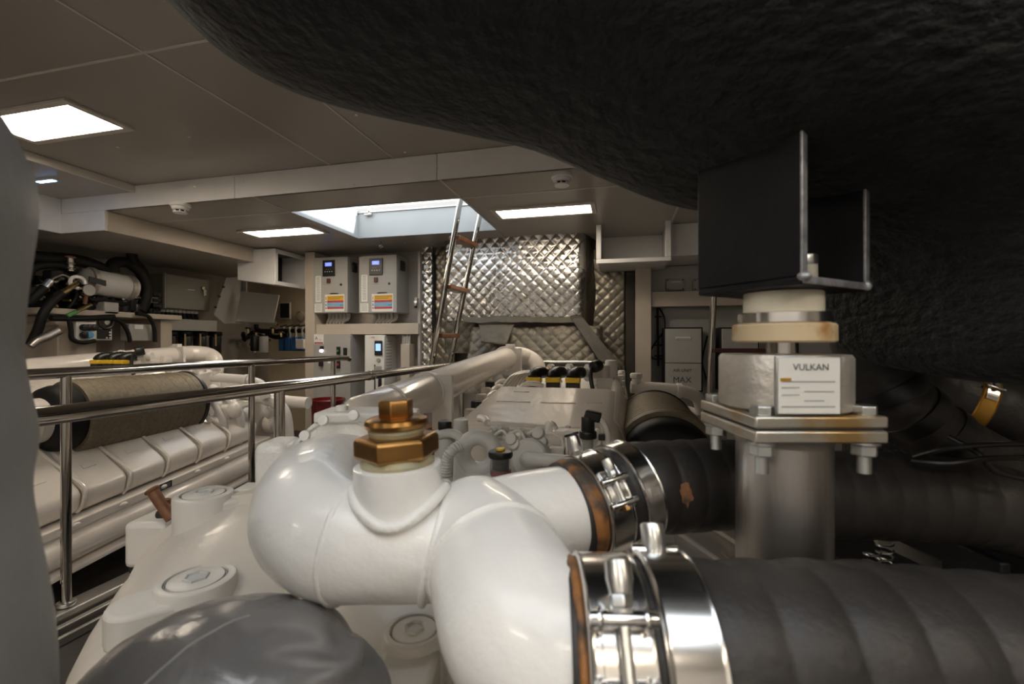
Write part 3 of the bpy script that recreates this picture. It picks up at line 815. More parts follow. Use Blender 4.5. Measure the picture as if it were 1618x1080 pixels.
# gusset and sloping panel
t = thing('gusset_bracket', 'grey triangular gusset plate with three bolts left of the blank sloping panel', 'bracket', onX(370, 510, -4.3))
A = [onX(355, 438, -4.35), onX(383, 436, -4.35), onX(383, 511, -4.35), onX(352, 511, -4.35), onX(336, 497, -4.35)]
MB().prism(A, (.02, 0, 0)).build('plate', 'cab', t, bevel=.004)
for x, y in ((351, 453), (344, 468), (338, 485)):
    p = onX(x + 2, y, -4.33); MB().cyl(p - Vector((.002, 0, 0)), p + Vector((.012, 0, 0)), .013, n=8).build('bolt', 'black', t)
MB().box(-4.329, -4.28, onX(383, 470, -4.33).y, onX(383, 470, -4.33).y + .02, onX(383, 511, -4.35).z, onX(383, 436, -4.35).z).build('flange', 'cab', t)
A = [onY(382, 461, 4.35), onY(442, 467, 4.55), onY(433, 511, 4.45), onY(373, 509, 4.25)]
t = thing('cover_panel', 'blank grey tilted cover panel below the dark open trunk', 'panel', A[3])
n = (A[1] - A[0]).cross(A[3] - A[0]).normalized()
MB().prism(A, n * -.03).build('face_plate', 'cab', t, bevel=.004)
# alcove: dark screen, gauge ring, valve cluster
f = face_px(443, 457, 479, 502, 5.24)
t = thing('wall_screen', 'small dark framed screen on the cream alcove wall', 'screen', f.p(.5, 1, -.02))
f.plate(-.12, 1.12, -.08, 1.08, .02, 'frame', 'paper', t, .006, -.02)
f.plate(0, 1, 0, 1, .006, 'glass', 'black', t, .002)
p = onY(475, 501, 5.27)
t = thing('coiled_cable', 'thin pale coiled cable hanging on the cream alcove wall', 'cable', p)
MB().cyl(p + Vector((0, .03, .07)), p + Vector((0, -.06, .075)), .006, n=10).build('hook', 'zinc', t)
for k in range(3): MB().torus(p + Vector((.01 * k, -.02 * k, .008 * k)), (0.2, 1, 0.1), .075 - .006 * k, .005, 28, 6).build('coil', 'copper' if k == 1 else 'greybox', t)
t = thing('manifold', 'dark pipe manifold with brass valves low in the left alcove', 'pipe manifold', onY(400, 560, 4.7))
rnd = random.Random(3)
for k in range(9):
    a = onY(378 + 6 * k, 545 - rnd.random() * 18, 4.6 + rnd.random() * .3); b = a + Vector((rnd.uniform(-.2, .3), rnd.uniform(-.1, .1), rnd.uniform(-.12, .06)))
    MB().tube([a, a.lerp(b, .4) + Z * rnd.uniform(-.05, .06), b], .018 + .012 * rnd.random(), 10, 5).build('pipe', 'blackmatt' if k % 3 else 'brushed', t)
for k in range(5):
    p = onY(392 + 13 * k, 526 + 6 * (k % 3), 4.55)
    MB().cyl(p, p + Z * .05, .014, n=10).build('valve_stem', 'brass2', t)
    MB().torus(p + Z * .055, (0, 0.3, 1), .028, .006, 16, 6).build('hand_wheel', 'black', t)
for k in range(2):
    p = onY(417 - 14 * k, 535 - 2 * k, 4.5)
    MB().rcyl(p - Z * .16, p + Z * .03, .05, .015, 18).build('housing', 'greybox' if k == 0 else 'black', t)
p0, p1 = onY(405, 523, 5.0), onY(482, 522, 5.0)
t = thing('valve_manifold', 'row of blue valves on a dark pipe by the alcove wall', 'valves', onY(470, 560, 5.0))
MB().tube([p0, p1], .03, 14, 4).build('header_pipe', 'blackmatt', t)
MB().tube([onY(405, 512, 5), onY(406, 520, 5), onY(415, 523, 5)], .03, 12, 4).build('bend', 'blackmatt', t)
for k in range(4):
    p = onY(448 + 10 * k, 522, 4.98)
    MB().box(p.x - .035, p.x + .035, p.y - .05, p.y + .04, p.z - .26, p.z - .08).build('valve_body', 'blueplastic', t, bevel=.008)
    MB().cyl(p - Z * .08, p + Z * .05, .018, n=12).build('stem', 'zinc', t)
    MB().obox(p + Z * .06, (.05, 0, .01), (0, .01, 0), (0, 0, .007)).build('lever', 'black', t, bevel=.003)
q = onY(478, 543, 4.9)
MB().box(q.x - .06, q.x + .05, q.y - .05, q.y, q.z - .06, q.z + .06).build('tag_box', 'paper', t, bevel=.005)
p = onY(437, 511, 4.9)
t = thing('pressure_gauge', 'small round pressure gauge above the blue valves', 'gauge', p - Z * .04)
MB().cyl(p, p + Vector((0, -.03, 0)), .032, n=24).build('case', 'chrome', t)
MB().cyl(p + Vector((0, -.0305, 0)), p + Vector((0, -.032, 0)), .027, n=24).build('dial', 'paper', t)
MB().cyl(p - Z * .1, p - Z * .03, .008, n=10).build('stem', 'brass', t)
# red drum by the bulkhead
p = onY(518, 629, 3.62)
t = thing('red_drum', 'dark red round drum with rim on the floor below the switch cabinet', 'drum', (p.x, p.y, 0))
MB().lathe([(.125, 0), (.13, .01), (.138, p.z - .05), (.138, p.z - .03), (.15, p.z - .028), (.152, p.z - .01), (.145, p.z), (.13, p.z - .002), (.128, p.z - .03), (0, p.z - .032)], (p.x, p.y, 0), Z, 36).build('shell', 'red', t)
for s in (-1, 1): MB().torus((p.x + s * .15, p.y, p.z - .08), (0, 1, 0), .03, .005, 18, 6).build('handle', 'zinc', t)

# ------------------------------------------------------------------ generator set on the hull side
GX = -4.25
def G(px, py, off=0): return onX(px, py, GX + off)
bench = thing('equipment_bench', 'cream steel bench carrying the generator set', 'bench', (GX - .1, 2.9, 0))
zt = G(160, 492).z
y0, y1 = G(45, 490).y, G(272, 498).y
MB().box(GX - .40, GX + .12, y0, y1, zt - .045, zt).build('top', 'frame', bench, bevel=.004)
MB().box(GX - .40, GX + .06, y1 - .16, y1 - .05, 0, zt - .046).build('leg', 'frame', bench, bevel=.004)
MB().box(GX - .40, GX + .02, G(88, 500).y, G(150, 500).y, 0, zt - .046).build('leg', 'frame', bench, bevel=.01)
MB().box(GX - .42, GX - .38, y0, y1, 0, zt - .046).build('back_plate', 'wall', bench)
MB().prism([G(62, 514, .05), G(90, 503, .05), G(96, 514, .05)], (-.2, 0, 0)).build('gusset', 'frame', bench)

gen = thing('generator_set', 'dark hydraulic generator set with silver heat exchanger and hoses on the cream bench', 'generator', (GX - .1, 2.9, zt))
# core
rnd = random.Random(11)
MB().box(GX - .38, GX - .14, G(44, 470).y, G(215, 470).y, zt + .002, zt + .26).build('engine_block', 'blackmatt', gen, bevel=.02)
for k in range(11):
    x = 46 + 9 * k + rnd.random() * 4; y = 432 + rnd.random() * 50
    c = G(x, y, -.12 + rnd.random() * .1)
    if k % 2: MB().rcyl(c - Vector((0, .05, 0)), c + Vector((0, .05, 0)), .03 + .02 * rnd.random(), .01, 14).build('cylinder_body', 'black', gen)
    else: MB().obox(c, (.05, 0, 0), (0, .045, 0.01), (0, 0, .04)).build('block', 'blackmatt', gen, bevel=.01)
for k in range(26):
    x = 56 + 5.6 * k + rnd.random() * 8; y = (438 if x < 125 else 468) + rnd.random() * (48 if x < 125 else 18)
    c = G(x, y, .03)
    MB().cyl(c - Vector((.03, .01 * (k % 3), 0)), c + Vector((.02, 0, .01 * (k % 2))), .008 + .009 * rnd.random(), n=6).build('fitting', ['chrome', 'zinc', 'brass2'][k % 3], gen)
he = MB().rcyl(G(134, 443, .02), G(210, 456, .02), .105, .02, 32).build('heat_exchanger', 'castgrey', gen)
for x, y in ((140, 444), (200, 454)):
    a = G(x, y, .02); ax = (G(210, 456, .02) - G(134, 443, .02)).normalized()
    MB().lathe([(.108, -.02), (.116, -.018), (.116, .018), (.108, .02)], a, ax, 32).build('band', 'cast', gen)
c = G(154, 444, .13); MB().obox(c, (.006, 0, 0), (0, .06, -.01), (0, 0.0, .022)).build('nameplate', 'ink', gen)
MB().tube([G(180, 440, 0), G(179, 428, 0)], [.03, .026], 16, 1).build('outlet_stub', 'brushed', gen)
for y in (437, 431): MB().torus(G(180, y, 0), Z, .034, .007, 20, 8).build('clamp', 'chrome', gen)
MB().tube([G(179, 430, 0), G(178, 418, 0), G(188, 414, 0), G(204, 416, 0), G(222, 430, .02), G(231, 452, .03), G(229, 475, .03), G(222, 490, .02)], .046, 18, 6).build('black_hose', 'blackmatt', gen)
MB().tube([G(208, 385, 0), G(210, 410, .02), G(226, 430, .0), G(232, 460, 0)], .04, 14, 6).build('black_hose', 'blackmatt', gen)
MB().tube([G(40, 405, .0), G(85, 408, .0), G(125, 412, .0), G(150, 420, 0), G(176, 432, -.02)], .048, 16, 6).build('black_hose', 'blackmatt', gen)
MB().tube([G(44, 440, .02), G(50, 424, .02), G(75, 418, .02), G(100, 420, .02), G(118, 430, 0)], .032, 14, 6).build('black_hose', 'blackmatt', gen)
MB().tube([G(112, 428, .06), G(111, 405, .06)], .02, 12, 1).build('valve_stem', 'brushed', gen)
for y in (406, 416, 424): MB().torus(G(111, y, .06), Z, .026, .008, 16, 8).build('valve_collar', 'chrome' if y != 406 else 'copper', gen)
MB().torus(G(123, 446, .12), (1, -.2, .1), .045, .014, 28, 10).build('white_ring', 'white', gen)
MB().tube([G(122, 447, .13), G(112, 454, .15), G(97, 463, .17)], [.016, .02, .022], 12, 4).build('brass_fitting', 'brass2', gen)
MB().tube([G(97, 463, .17), G(82, 476, .18), G(68, 496, .18), G(60, 520, .16), G(48, 545, .14)], .030, 16, 6).build('black_hose', 'blackmatt', gen)
MB().tube([G(112, 440, .1), G(98, 434, .12), G(86, 438, .13), G(78, 446, .14)], .010, 10, 6).build('steel_pipe', 'chrome', gen)
MB().tube([G(80, 443, .14), G(70, 454, .14)], [.024, .026], 14, 1).build('hose_ferrule', 'zinc', gen)
MB().tube([G(70, 454, .14), G(58, 466, .14), G(44, 478, .12)], .03, 14, 4).build('black_hose', 'blackmatt', gen)
MB().tube([G(48, 547, .3), G(60, 537, .3), G(70, 533, .3), G(92, 522, .3)], [.022, .026, .03, .032], 14, 4).build('steel_fitting', 'brushed', gen)
for k in range(9):
    x = 52 + 9 * k; y = 436 + rnd.random() * 30
    MB().tube([G(x, y, .02), G(x + 8, y + rnd.uniform(-9, 9), .05), G(x + 18, y + rnd.uniform(-4, 22), .03)], .008 + .006 * rnd.random(), 8, 5).build('thin_hose', 'blackmatt' if k % 3 else 'brushed', gen)
p = G(138, 458, .15)
MB().cyl(p - Vector((.02, 0, 0)), p + Vector((.02, 0, 0)), .048, n=28).build('gauge', 'chrome', gen)
MB().cyl(p + Vector((.0202, 0, 0)), p + Vector((.022, 0, 0)), .041, n=28).build('gauge_dial', 'greybox', gen)
MB().tube([G(136, 466, .12), G(134, 480, .12)], .014, 10, 1).build('gauge_stem', 'copper', gen)
MB().tube([G(121, 492, .18), G(131, 487, .18), G(144, 481, .18)], [.014, .018, .012], 10, 4).build('brass_union', 'brass2', gen)
MB().tube([G(106, 499, .18), G(121, 492, .18)], .016, 10, 1).build('green_wrap', 'green', gen)
MB().tube([G(122, 453, .12), G(120, 470, .1), G(108, 486, .1)], .012, 8, 4).build('thin_hose', 'blackmatt', gen)
for k in range(4):
    MB().tube([G(140 + 12 * k, 470, .05), G(150 + 12 * k, 474 + 2 * k, .06), G(168 + 12 * k, 470 + 3 * k, .05)], .017, 10, 4).build('thin_hose', 'blackmatt', gen)
MB().obox(G(168, 487, .06), (.06, 0, 0), (0, .055, 0), (0, 0, .05)).build('grey_box', 'greybox', gen, bevel=.006)
for k, (x, y) in enumerate(((186, 488), (196, 485), (208, 482), (214, 490))):
    MB().rcyl(G(x, y, .02) - Z * .05, G(x, y, .02) + Z * .06, .035, .01, 14).build('cylinder_body', 'black' if k % 2 else 'blackmatt', gen)
MB().tube([G(210, 452, .04), G(212, 468, .04)], .04, 16, 1).build('copper_elbow', 'copper', gen)
MB().torus(G(212, 470, .04), Z, .045, .01, 20, 8).build('clamp', 'chrome', gen)
# valve block beyond the generator
t = thing('solenoid_block', 'small stacked black valve block between generator and dark cabinet', 'valve block', G(240, 496, -.05))
for k in range(4):
    MB().obox(G(237 + (k % 2) * 6, 492 - 9 * k, -.05), (.05, 0, 0), (0, .04, 0), (0, 0, .025)).build('valve_section', 'black' if k != 2 else 'greyprint', t, bevel=.005)
    MB().rcyl(G(244, 492 - 9 * k, 0) - Vector((0, .02, 0)), G(244, 492 - 9 * k, 0) + Vector((0, .05, 0)), .018, .005, 12).build('solenoid', 'black', t)
# controllers on the bench front
f = face_x(152, 177, 519, 537, GX + .14)
t = thing('controller', 'small black controller with white rim on the bench front', 'controller', f.p(.5, 1, -.03))
f.plate(0, 1, 0, 1, .03, 'case', 'paper', t, .004, -.03)
f.plate(.03, .9, .03, .9, .006, 'panel', 'black', t, .002)
for u, v in ((.82, .3), (.82, .55), (.82, .8), (.62, .8)): f.knob(u, v, .007, .004, 'button', 'paper', t, 10, .006)
f = face_x(204, 240, 511, 538, GX + .10)
t = thing('terminal_box', 'plain grey terminal box on the bench front beside the controller', 'box', f.p(.5, 1, -.05))
MB().obox(f.p(.5, .5, -.05), f.ex * f.w / 2, f.ez * f.h / 2, f.n * .05).build('body', 'greybox', t, bevel=.006)
f.plate(.22, .6, .05, .3, .002, 'label', 'paper', t)
t = thing('relay_group', 'white relay block with black coils left of the controller', 'relay', G(138, 540, .1))
MB().obox(G(132, 523, .12), (.03, 0, 0), (0, .07, 0), (0, 0, .075)).build('base_plate', 'paper', t, bevel=.006)
for k in range(5):
    p = G(133 + 8 * (k % 3), 517 + 12 * (k // 3), .17)
    MB().rcyl(p - Vector((.02, 0, 0)), p + Vector((.02, 0, 0)), .026, .008, 14).build('coil', 'black' if k != 4 else 'lab_b', t)
p = G(168, 509, .15)
MB().torus(p, (1, 0, 0), .05, .012, 24, 8).build('pulley', 'black', t)
MB().cyl(p - Vector((.01, 0, 0)), p + Vector((.01, 0, 0)), .02, n=16).build('pulley_hub', 'zinc', t)
for k, pts in enumerate((((108, 497), (112, 520), (114, 535), (130, 541), (150, 538)), ((150, 503), (185, 505), (200, 520), (206, 540)), ((215, 495), (235, 500), (244, 520), (245, 540)), ((80, 502), (115, 503), (150, 502), (180, 500)))):
    MB().tube([G(x, y, .16) for x, y in pts], .016 if k != 3 else .022, 10, 6).build('power_cable', 'blackmatt',
        label=['black cable looping down the bench front left of the relay block', 'black cable drooping between controller and grey terminal box', 'black cable bending down at the right end of the bench', 'thick black cable lying along the bench edge'][k], cat='cable')

# ================================================================== RAILINGS
RB = -2.3; hB = ZC - .13
rail = thing('handrail', 'far polished handrail beside the left engine, beyond the walkway', 'railing', (RB, 2.0, .08))
MB().tube([(RB, .55, hB), (RB, 1.5, hB), (RB + .02, 2.5, hB), (RB + .08, 3.22, hB), (RB + .10, 3.34, hB - .01)], .0225, 18, 6).build('top_rail', 'chrome', rail)
for y in (1.428, 2.40, 3.16):
    x = RB + (.0 if y < 2.3 else .02 if y < 3 else .07)
    MB().tube([(x, y, .085), (x, y, hB - .01)], .0185, 16, 1).build('post', 'chrome', rail)
    MB().rcyl((x, y, .081), (x, y, .10), .034, .006, 20).build('base_flange', 'zinc', rail)
hA = ZC - .165
rail2 = thing('handrail', 'near polished handrail in front, running forward and round the middle engine', 'railing', (-1.2, 2.0, 0))
MB().tube([(-1.27, .30, hA), (-1.25, .8, hA), (-1.215, 2.0, hA), (-1.17, 3.25, hA), (-1.12, 3.42, hA), (-1.0, 3.49, hA), (-.5, 3.5, hA), (-.16, 3.5, hA), (-.06, 3.5, hA - .03), (-.03, 3.5, hA - .12), (-.03, 3.5, hA - .3)], .022, 18, 7).build('top_rail', 'chrome', rail2)
for x, y in ((-1.235, 1.43), (-1.17, 3.2)):
    MB().tube([(x, y, .002), (x, y, hA - .01)], .0185, 16, 1).build('post', 'chrome', rail2)
MB().tube([(-1.05, 3.40, hA + .012), (-.5, 3.42, hA + .012), (-.22, 3.42, hA + .012), (-.12, 3.42, hA - .01), (-.09, 3.42, hA - .12), (-.09, 3.42, hA - .3)], .014, 14, 6).build('inner_rail', 'chrome', rail2)
# joint sleeves seen on the near rail
for y in (2.02,):
    for k in (-1, 1): MB().torus((-1.2145, y + .018 * k, hA), (0.03, 1, 0), .0225, .002, 24, 6).build('weld_ring', 'chrome', rail2)
# sill along the walkway
sill = thing('trim_6', 'aluminium sill and floor track beside the walkway', None, (RB, 2, 0), kind='structure')
MB().box(RB - .05, RB + .05, .5, 3.6, 0.001, .08).build('sill', 'alu', sill, bevel=.006)
MB().box(RB + .07, RB + .10, .5, 3.6, 0.001, .05).build('track', 'alu', sill, bevel=.004)
MB().box(RB + .13, RB + .15, .5, 3.6, 0.001, .035).build('track', 'alu', sill, bevel=.004)
p = Vector((RB - .02, 1.34, .081))
t = thing('bollard_cap', 'short white capped stub beside the foot of the nearest far-rail post', 'stub', p)
MB().rcyl(p, p + Z * .075, .028, .006, 20).build('body', 'eng2', t)
MB().cyl(p + Z * .075, p + Z * .083, .02, n=18).build('cap', 'zinc', t)

# ================================================================== DIESEL ENGINE
AX = -.30
S = .125
def E(x, y, h, incl=True): return Vector((AX + x, y, ZC + h + (S * (y - 1.5) if incl else 0)))
eng = thing('diesel_engine', 'white diesel engine ahead of the camera with flat cream top cover and three yellow-black plugs', 'engine', (AX, 1.9, 0.02), 'twin diesel engines')
AFT = set()
def aft(o): AFT.add(o.name); return o
def extr(poly, y0, y1, incl=True):
    """profile in (x,h) run along the engine"""
    a = [E(x, y0, h, incl) for x, h in poly]; b = [E(x, y1, h, incl) for x, h in poly]
    n = len(poly)
    return MB().add(a + b, [tuple(range(n)), tuple(range(2 * n - 1, n - 1, -1))] + [(i, (i + 1) % n, n + (i + 1) % n, n + i) for i in range(n)])
# crankcase and sump
extr([(-.40, -.50), (.40, -.50), (.52, -.60), (.58, -.84), (.5, -1.08), (-.5, -1.08), (-.58, -.84), (-.52, -.60)], 1.0, 2.7).build('crankcase', 'eng2', eng, bevel=.02)
# top cover, slightly domed with rounded shoulders
ct = []
extr([(-.27, -.29), (-.25, -.275), (.235, -.275), (.262, -.285), (.285, -.31), (.335, -.47), (.34, -.52), (-.32, -.52), (-.30, -.33)], 1.47, 2.06).build('top_cover', 'eng', eng, bevel=.014, seg=3, sharp=50)
extr([(.243, -.295), (.262, -.285), (.285, -.298), (.345, -.46), (.35, -.52), (.30, -.52)], 1.62, 2.36).build('cover_shoulder', 'eng', eng, bevel=.012, seg=3, sharp=50)
for x0, x1, y in ((-.20, -.06, 1.78), (-.02, .12, 1.78), (.16, .22, 1.80), (-.17, -.10, 1.95), (.16, .22, 1.62)):
    MB().obox(E((x0 + x1) / 2, y, -.2745), (abs(x1 - x0) / 2, 0, 0), (0, .004, 0), (0, 0, .0025)).build('cover_rib', 'eng', eng, bevel=.002)
extr([(-.33, -.345), (.30, -.345), (.34, -.55), (-.36, -.55)], 2.065, 2.75).build('front_deck', 'eng2', eng, bevel=.02)
# mounting rails and sump tube down the right side
extr([(.60, -.83), (.75, -.83), (.75, -.87), (.73, -.885), (.77, -.905), (.785, -.94), (.78, -.975), (.755, -1.005), (.72, -1.02), (.775, -1.03), (.775, -1.055), (.45, -1.055), (.45, -.83)], 1.0, 2.75).build('side_rail', 'eng', eng, bevel=.006, sharp=50)
for k in range(7):
    y = 1.15 + .205 * k
    MB().ball(E(.752, y, -.85), (.012, .018, .012), 12, 8).build('bolt_boss', 'eng2', eng)
MB().obox(E(.752, 1.97, -.85), (.003, 0, 0), (0, .045, .0055), (0, 0, .018)).build('name_plate', 'ink', eng)
for k in range(3): MB().obox(E(.7555, 1.97, -.842 - .008 * k), (.0006, 0, 0), (0, .034, .0042), (0, 0, .0012)).build('plate_line', 'greyprint', eng)
# eight valve covers on the right bank, eight on the left
for side in (1, -1):
    for k in range(8):
        y0 = 1.005 + .205 * k; y1 = y0 + .196
        pf = [(.685, -.822), (.705, -.80), (.712, -.735), (.695, -.708), (.52, -.585), (.42, -.52), (.36, -.56), (.40, -.82)]
        m = extr([(x * side, h) for x, h in pf], y0, y1)
        m.build('valve_cover', 'eng', eng, bevel=.018, seg=3, sharp=50)
        if side == 1:
            MB().tube([E(.692, y1 - .012, -.815), E(.712, y1 - .004, -.79), E(.7185, y1 + .006, -.735), E(.70, y1 + .010, -.702), E(.61, y1 - .002, -.640), E(.52, y1 - .012, -.580), E(.42, y1 - .018, -.515)], .0085, 8, 4).build('cover_lip', 'eng', eng)
            MB().obox(E(.60, (y0 + y1) / 2 - .01, -.6395), (.012, 0, -.0084), (0, .028, .0035), (.0008, 0, .0012)).build('cover_badge', 'eng', eng, bevel=.0008)
# air filter on the right
fc0, fc1 = E(.45, 1.60, -.38, False), E(.45, 2.36, -.38, False)
ay = Vector((0, 1, 0))
MB().lathe([(.150, .105), (.183, .106), (.187, .115), (.187, .74)], fc0, ay, 56).build('filter_element', 'filter', eng)
for k in range(13):
    MB().torus(fc0 + ay * (.16 + .045 * k), ay, .187, .0016, 56, 5).build('mesh_seam', 'filter', eng)
MB().lathe([(.06, -.01), (.13, 0), (.155, .02), (.165, .05), (.168, .172), (.160, .176)], fc0, ay, 48).build('rubber_end', 'blackmatt', eng)
MB().lathe([(.188, .735), (.193, .742), (.193, .76), (.17, .772), (0, .775)], fc0, ay, 48).build('end_ring', 'black', eng)
MB().lathe([(.0, -.10), (.11, -.10), (.118, -.09), (.118, -.05), (.108, -.04), (.108, .02)], fc0, ay, 36).build('intake_duct', 'eng2', eng)
for s in (): MB().obox(fc0 + ay * s + Vector((-.05, 0, -.20)), (.05, 0, .0), (0, .02, 0), (0, 0, .06)).build('filter_bracket', 'eng2', eng, bevel=.005)
# coolant pipe over the left bank
pp = [E(-.60, 1.29, -.41, False), E(-.575, 1.275, -.33, False), E(-.53, 1.31, -.265, False), E(-.50, 1.42, -.235, False), E(-.495, 2.2, -.172, False), E(-.49, 3.05, -.115, False), E(-.47, 3.22, -.108, False), E(-.40, 3.30, -.125, False), E(-.33, 3.30, -.175, False), E(-.31, 3.28, -.28, False)]
MB().tube(pp, [.085, .085, .083, .078, .076, .075, .075, .075, .07, .07], 32, 8).build('coolant_pipe', 'eng', eng, sharp=60)
for y in (1.335, 1.44): MB().torus(E(-.52 if y < 1.4 else -.498, y, -.25 if y < 1.4 else -.233, False), (-.25 if y < 1.4 else 0, 1, .3 if y < 1.4 else 0), .079, .0045, 32, 8).build('weld_seam', 'eng', eng)
for y in (1.76, 3.06):
    hy = -.209 if y < 2 else -.115
    MB().obox(E(-.425, y, hy - .04, False), (.045, 0, 0), (0, .012, 0), (0, 0, .115)).build('pipe_bracket', 'eng2', eng, bevel=.004)
    MB().lathe([(.079, -.02), (.086, -.018), (.086, .018), (.079, .02)], E(-.497, y, hy, False), ay, 32).build('pipe_clip', 'eng2', eng)
MB().obox(E(-.46, 3.06, -.03, False), (.03, 0, 0), (0, .02, 0), (0, 0, .014)).build('clip_screw_block', 'eng2', eng, bevel=.004)
# yellow-black electrical plugs
for k, (x, y) in enumerate(((-.135, 2.25), (-.04, 2.26), (.058, 2.26))):
    b = E(x, y, -.328)
    MB().obox(b + Z * .012, (.034, 0, 0), (0, .03, 0), (0, 0, .022)).build('plug_body', 'black', eng, bevel=.006)
    MB().obox(b + Z * .045, (.036, 0, 0), (0, .032, 0), (0, 0, .013)).build('plug_clip', 'yellow', eng, bevel=.004)
    MB().tube([b + Z * .05, b + Vector((.002, .012, .064)), b + Vector((.016, .035, .078)), b + Vector((.042, .062, .078))], [.034, .036, .033, .028], 14, 5).build('plug_boot', 'black', eng)
    MB().tube([b + Vector((.040, .060, .078)), b + Vector((.066, .083, .077))], [.024, .026], 14, 2).build('plug_ferrule', 'zinc' if k else 'brass', eng)
    MB().lathe([(.045, 0), (.045, .02), (.03, .024), (.03, .05)], b + Vector((.061, .082, .077)), (1, .6, -.05), 18).build('socket_ring', 'eng2', eng)
    MB().obox(b + Z * -.02, (.045, 0, 0), (0, .04, 0), (0, 0, .02)).build('plug_base', 'eng2', eng, bevel=.006)
q = E(.155, 2.27, -.29)
MB().rcyl(q + Vector((0, -.01, .07)), q + Vector((.03, .03, .08)), .03, .008, 16).build('round_plug', 'black', eng)
MB().tube([q + Vector((-.005, 0, .07)), q + Vector((-.01, -.02, .02)), q + Vector((.01, -.03, -.06)), q + Vector((.06, -.02, -.10)), q + Vector((.10, .02, -.05))], .010, 10, 5).build('plug_cable', 'black', eng)
for k, (dx, h, m) in enumerate(((.20, .05, 'eng2'), (.24, .07, 'eng2'), (.17, .02, 'eng2'))):
    c = E(dx, 2.36 + .04 * k, -.335)
    MB().rcyl(c, c + Z * (h + .06), .032, .008, 16).build('sender_cap', m, eng)
    MB().obox(c + Vector((.01, -.02, .02)), (.04, 0, 0), (0, .012, 0), (0, 0, .03)).build('sender_bracket', 'eng2', eng, bevel=.004)
# white wiring bundle behind and beside the plugs
rnd = random.Random(5)
for k in range(7):
    a = E(-.29 + .012 * k, 2.16 + .03 * k, -.325); b = E(-.20 + .015 * k, 2.42, -.275 - .004 * k)
    MB().tube([a, a.lerp(b, .4) + Z * (.03 + .01 * rnd.random()), b, b + Vector((.09, .03, -.03))], .0075, 8, 5).build('white_wire', 'eng2', eng)
MB().tube([E(-.20, 2.19, -.33), E(-.17, 2.18, -.295), E(-.12, 2.17, -.285), E(-.08, 2.185, -.30)], .013, 10, 5).build('white_hose', 'eng2', eng)
for k in range(8):
    y = 2.20 + .07 * k
    c = E(.28 + .01 * (k % 2), y + .02, -.36)
    MB().rcyl(c, c + Z * .045, .02, .006, 12).build('stud_cap', 'eng2', eng)
# pipework at the front right corner
def wp(pts, r, m='eng2', nm='pipe', n=14): return MB().tube([E(*p, False) for p in pts], r, n, 6).build(nm, m, eng)
wp([(.34, 2.66, -.255), (.50, 2.68, -.262), (.62, 2.70, -.275), (.70, 2.72, -.31), (.73, 2.73, -.40)], .034)
MB().lathe([(.042, -.012), (.042, .012)], E(.60, 2.695, -.272, False), (1, .15, -.1), 24).build('pipe_joint', 'eng2', eng)
MB().rcyl(E(.37, 2.66, -.25, False), E(.37, 2.66, -.205, False), .025, .006, 18).build('filler_neck', 'eng2', eng)
MB().rcyl(E(.37, 2.66, -.205, False), E(.37, 2.66, -.175, False), .034, .008, 18).build('filler_cap', 'eng2', eng)
wp([(.42, 2.50, -.30), (.52, 2.44, -.34), (.62, 2.42, -.42), (.66, 2.45, -.55), (.60, 2.5, -.66)], .02)
wp([(.38, 2.42, -.29), (.48, 2.38, -.33), (.55, 2.37, -.40), (.60, 2.40, -.52)], .014)
wp([(.40, 2.6, -.32), (.60, 2.56, -.40), (.68, 2.56, -.52), (.64, 2.58, -.70)], .026)
wp([(.44, 2.75, -.36), (.70, 2.78, -.42), (.82, 2.8, -.5), (.84, 2.82, -.7)], .04)
wp([(.30, 2.8, -.40), (.55, 2.9, -.42), (.72, 2.95, -.45), (.9, 2.96, -.46)], .045)
for (x, y, h, r, l, d) in ((.55, 2.50, -.48, .07, .07, (1, -.2, .1)), (.66, 2.62, -.62, .055, .06, (1, 0, 0)), (.62, 2.48, -.74, .06, .06, (1, -.3, 0)), (.50, 2.66, -.40, .05, .06, (.6, -.6, .3)), (.70, 2.86, -.60, .07, .06, (1, 0, .1)), (.72, 2.76, -.78, .05, .08, (1, 0, 0))):
    c = E(x, y, h, False); dv = Vector(d).normalized()
    MB().lathe([(r, -l), (r, 0), (r * .8, .01), (r * .45, .012), (r * .42, .03), (0, .032)], c, dv, 24).build('end_flange', 'eng2', eng)
    for q in range(5):
        a = 2 * PI * q / 5
        e = dv.cross(Z).normalized(); g = dv.cross(e)
        pc = c + (e * math.cos(a) + g * math.sin(a)) * r * .72
        MB().cyl(pc, pc + dv * .018, .011, n=6).build('bolt', 'eng2', eng)
for k in range(14):
    c = E(.45 + rnd.random() * .25, 2.44 + rnd.random() * .4, -.36 - rnd.random() * .45, False)
    MB().ball(c, (.03 + .02 * rnd.random(), .04, .03 + .03 * rnd.random()), 12, 8).build('casting_lump', 'eng2', eng)
MB().box(AX + .30, AX + .62, 2.5, 3.0, ZC - 1.0, ZC - .42).build('gear_case', 'eng2', eng, bevel=.03)
MB().box(AX - .35, AX + .30, 2.7, 3.05, ZC - 1.0, ZC - .28).build('front_case', 'eng2', eng, bevel=.03)
# clutter on the left bank, in the dark gap under the coolant pipe
for k in range(7):
    a = E(-.36 - .015 * k, 1.75 + .13 * k, -.40 + .02 * k, False); b = a + Vector((.06, .22, .03))
    MB().tube([a, a.lerp(b, .5) + Z * .03, b], .012, 8, 4).build('fuel_pipe', 'blackmatt' if k in (1, 2) else 'eng2', eng)
    MB().rcyl(a - Z * .02, a + Z * .05, .028, .006, 14).build('fuel_cap', 'eng2' if k % 3 else 'black', eng)

# ---- aft end details of this engine
MB().box(AX - .36, AX + .36, 1.18, 1.44, ZC - .95, ZC - .43).build('flywheel_case', 'eng2', eng, bevel=.03); AFT.add('flywheel_case')
def A(mb, nm, m, **kw): return aft(mb.build(nm, m, eng, **kw))
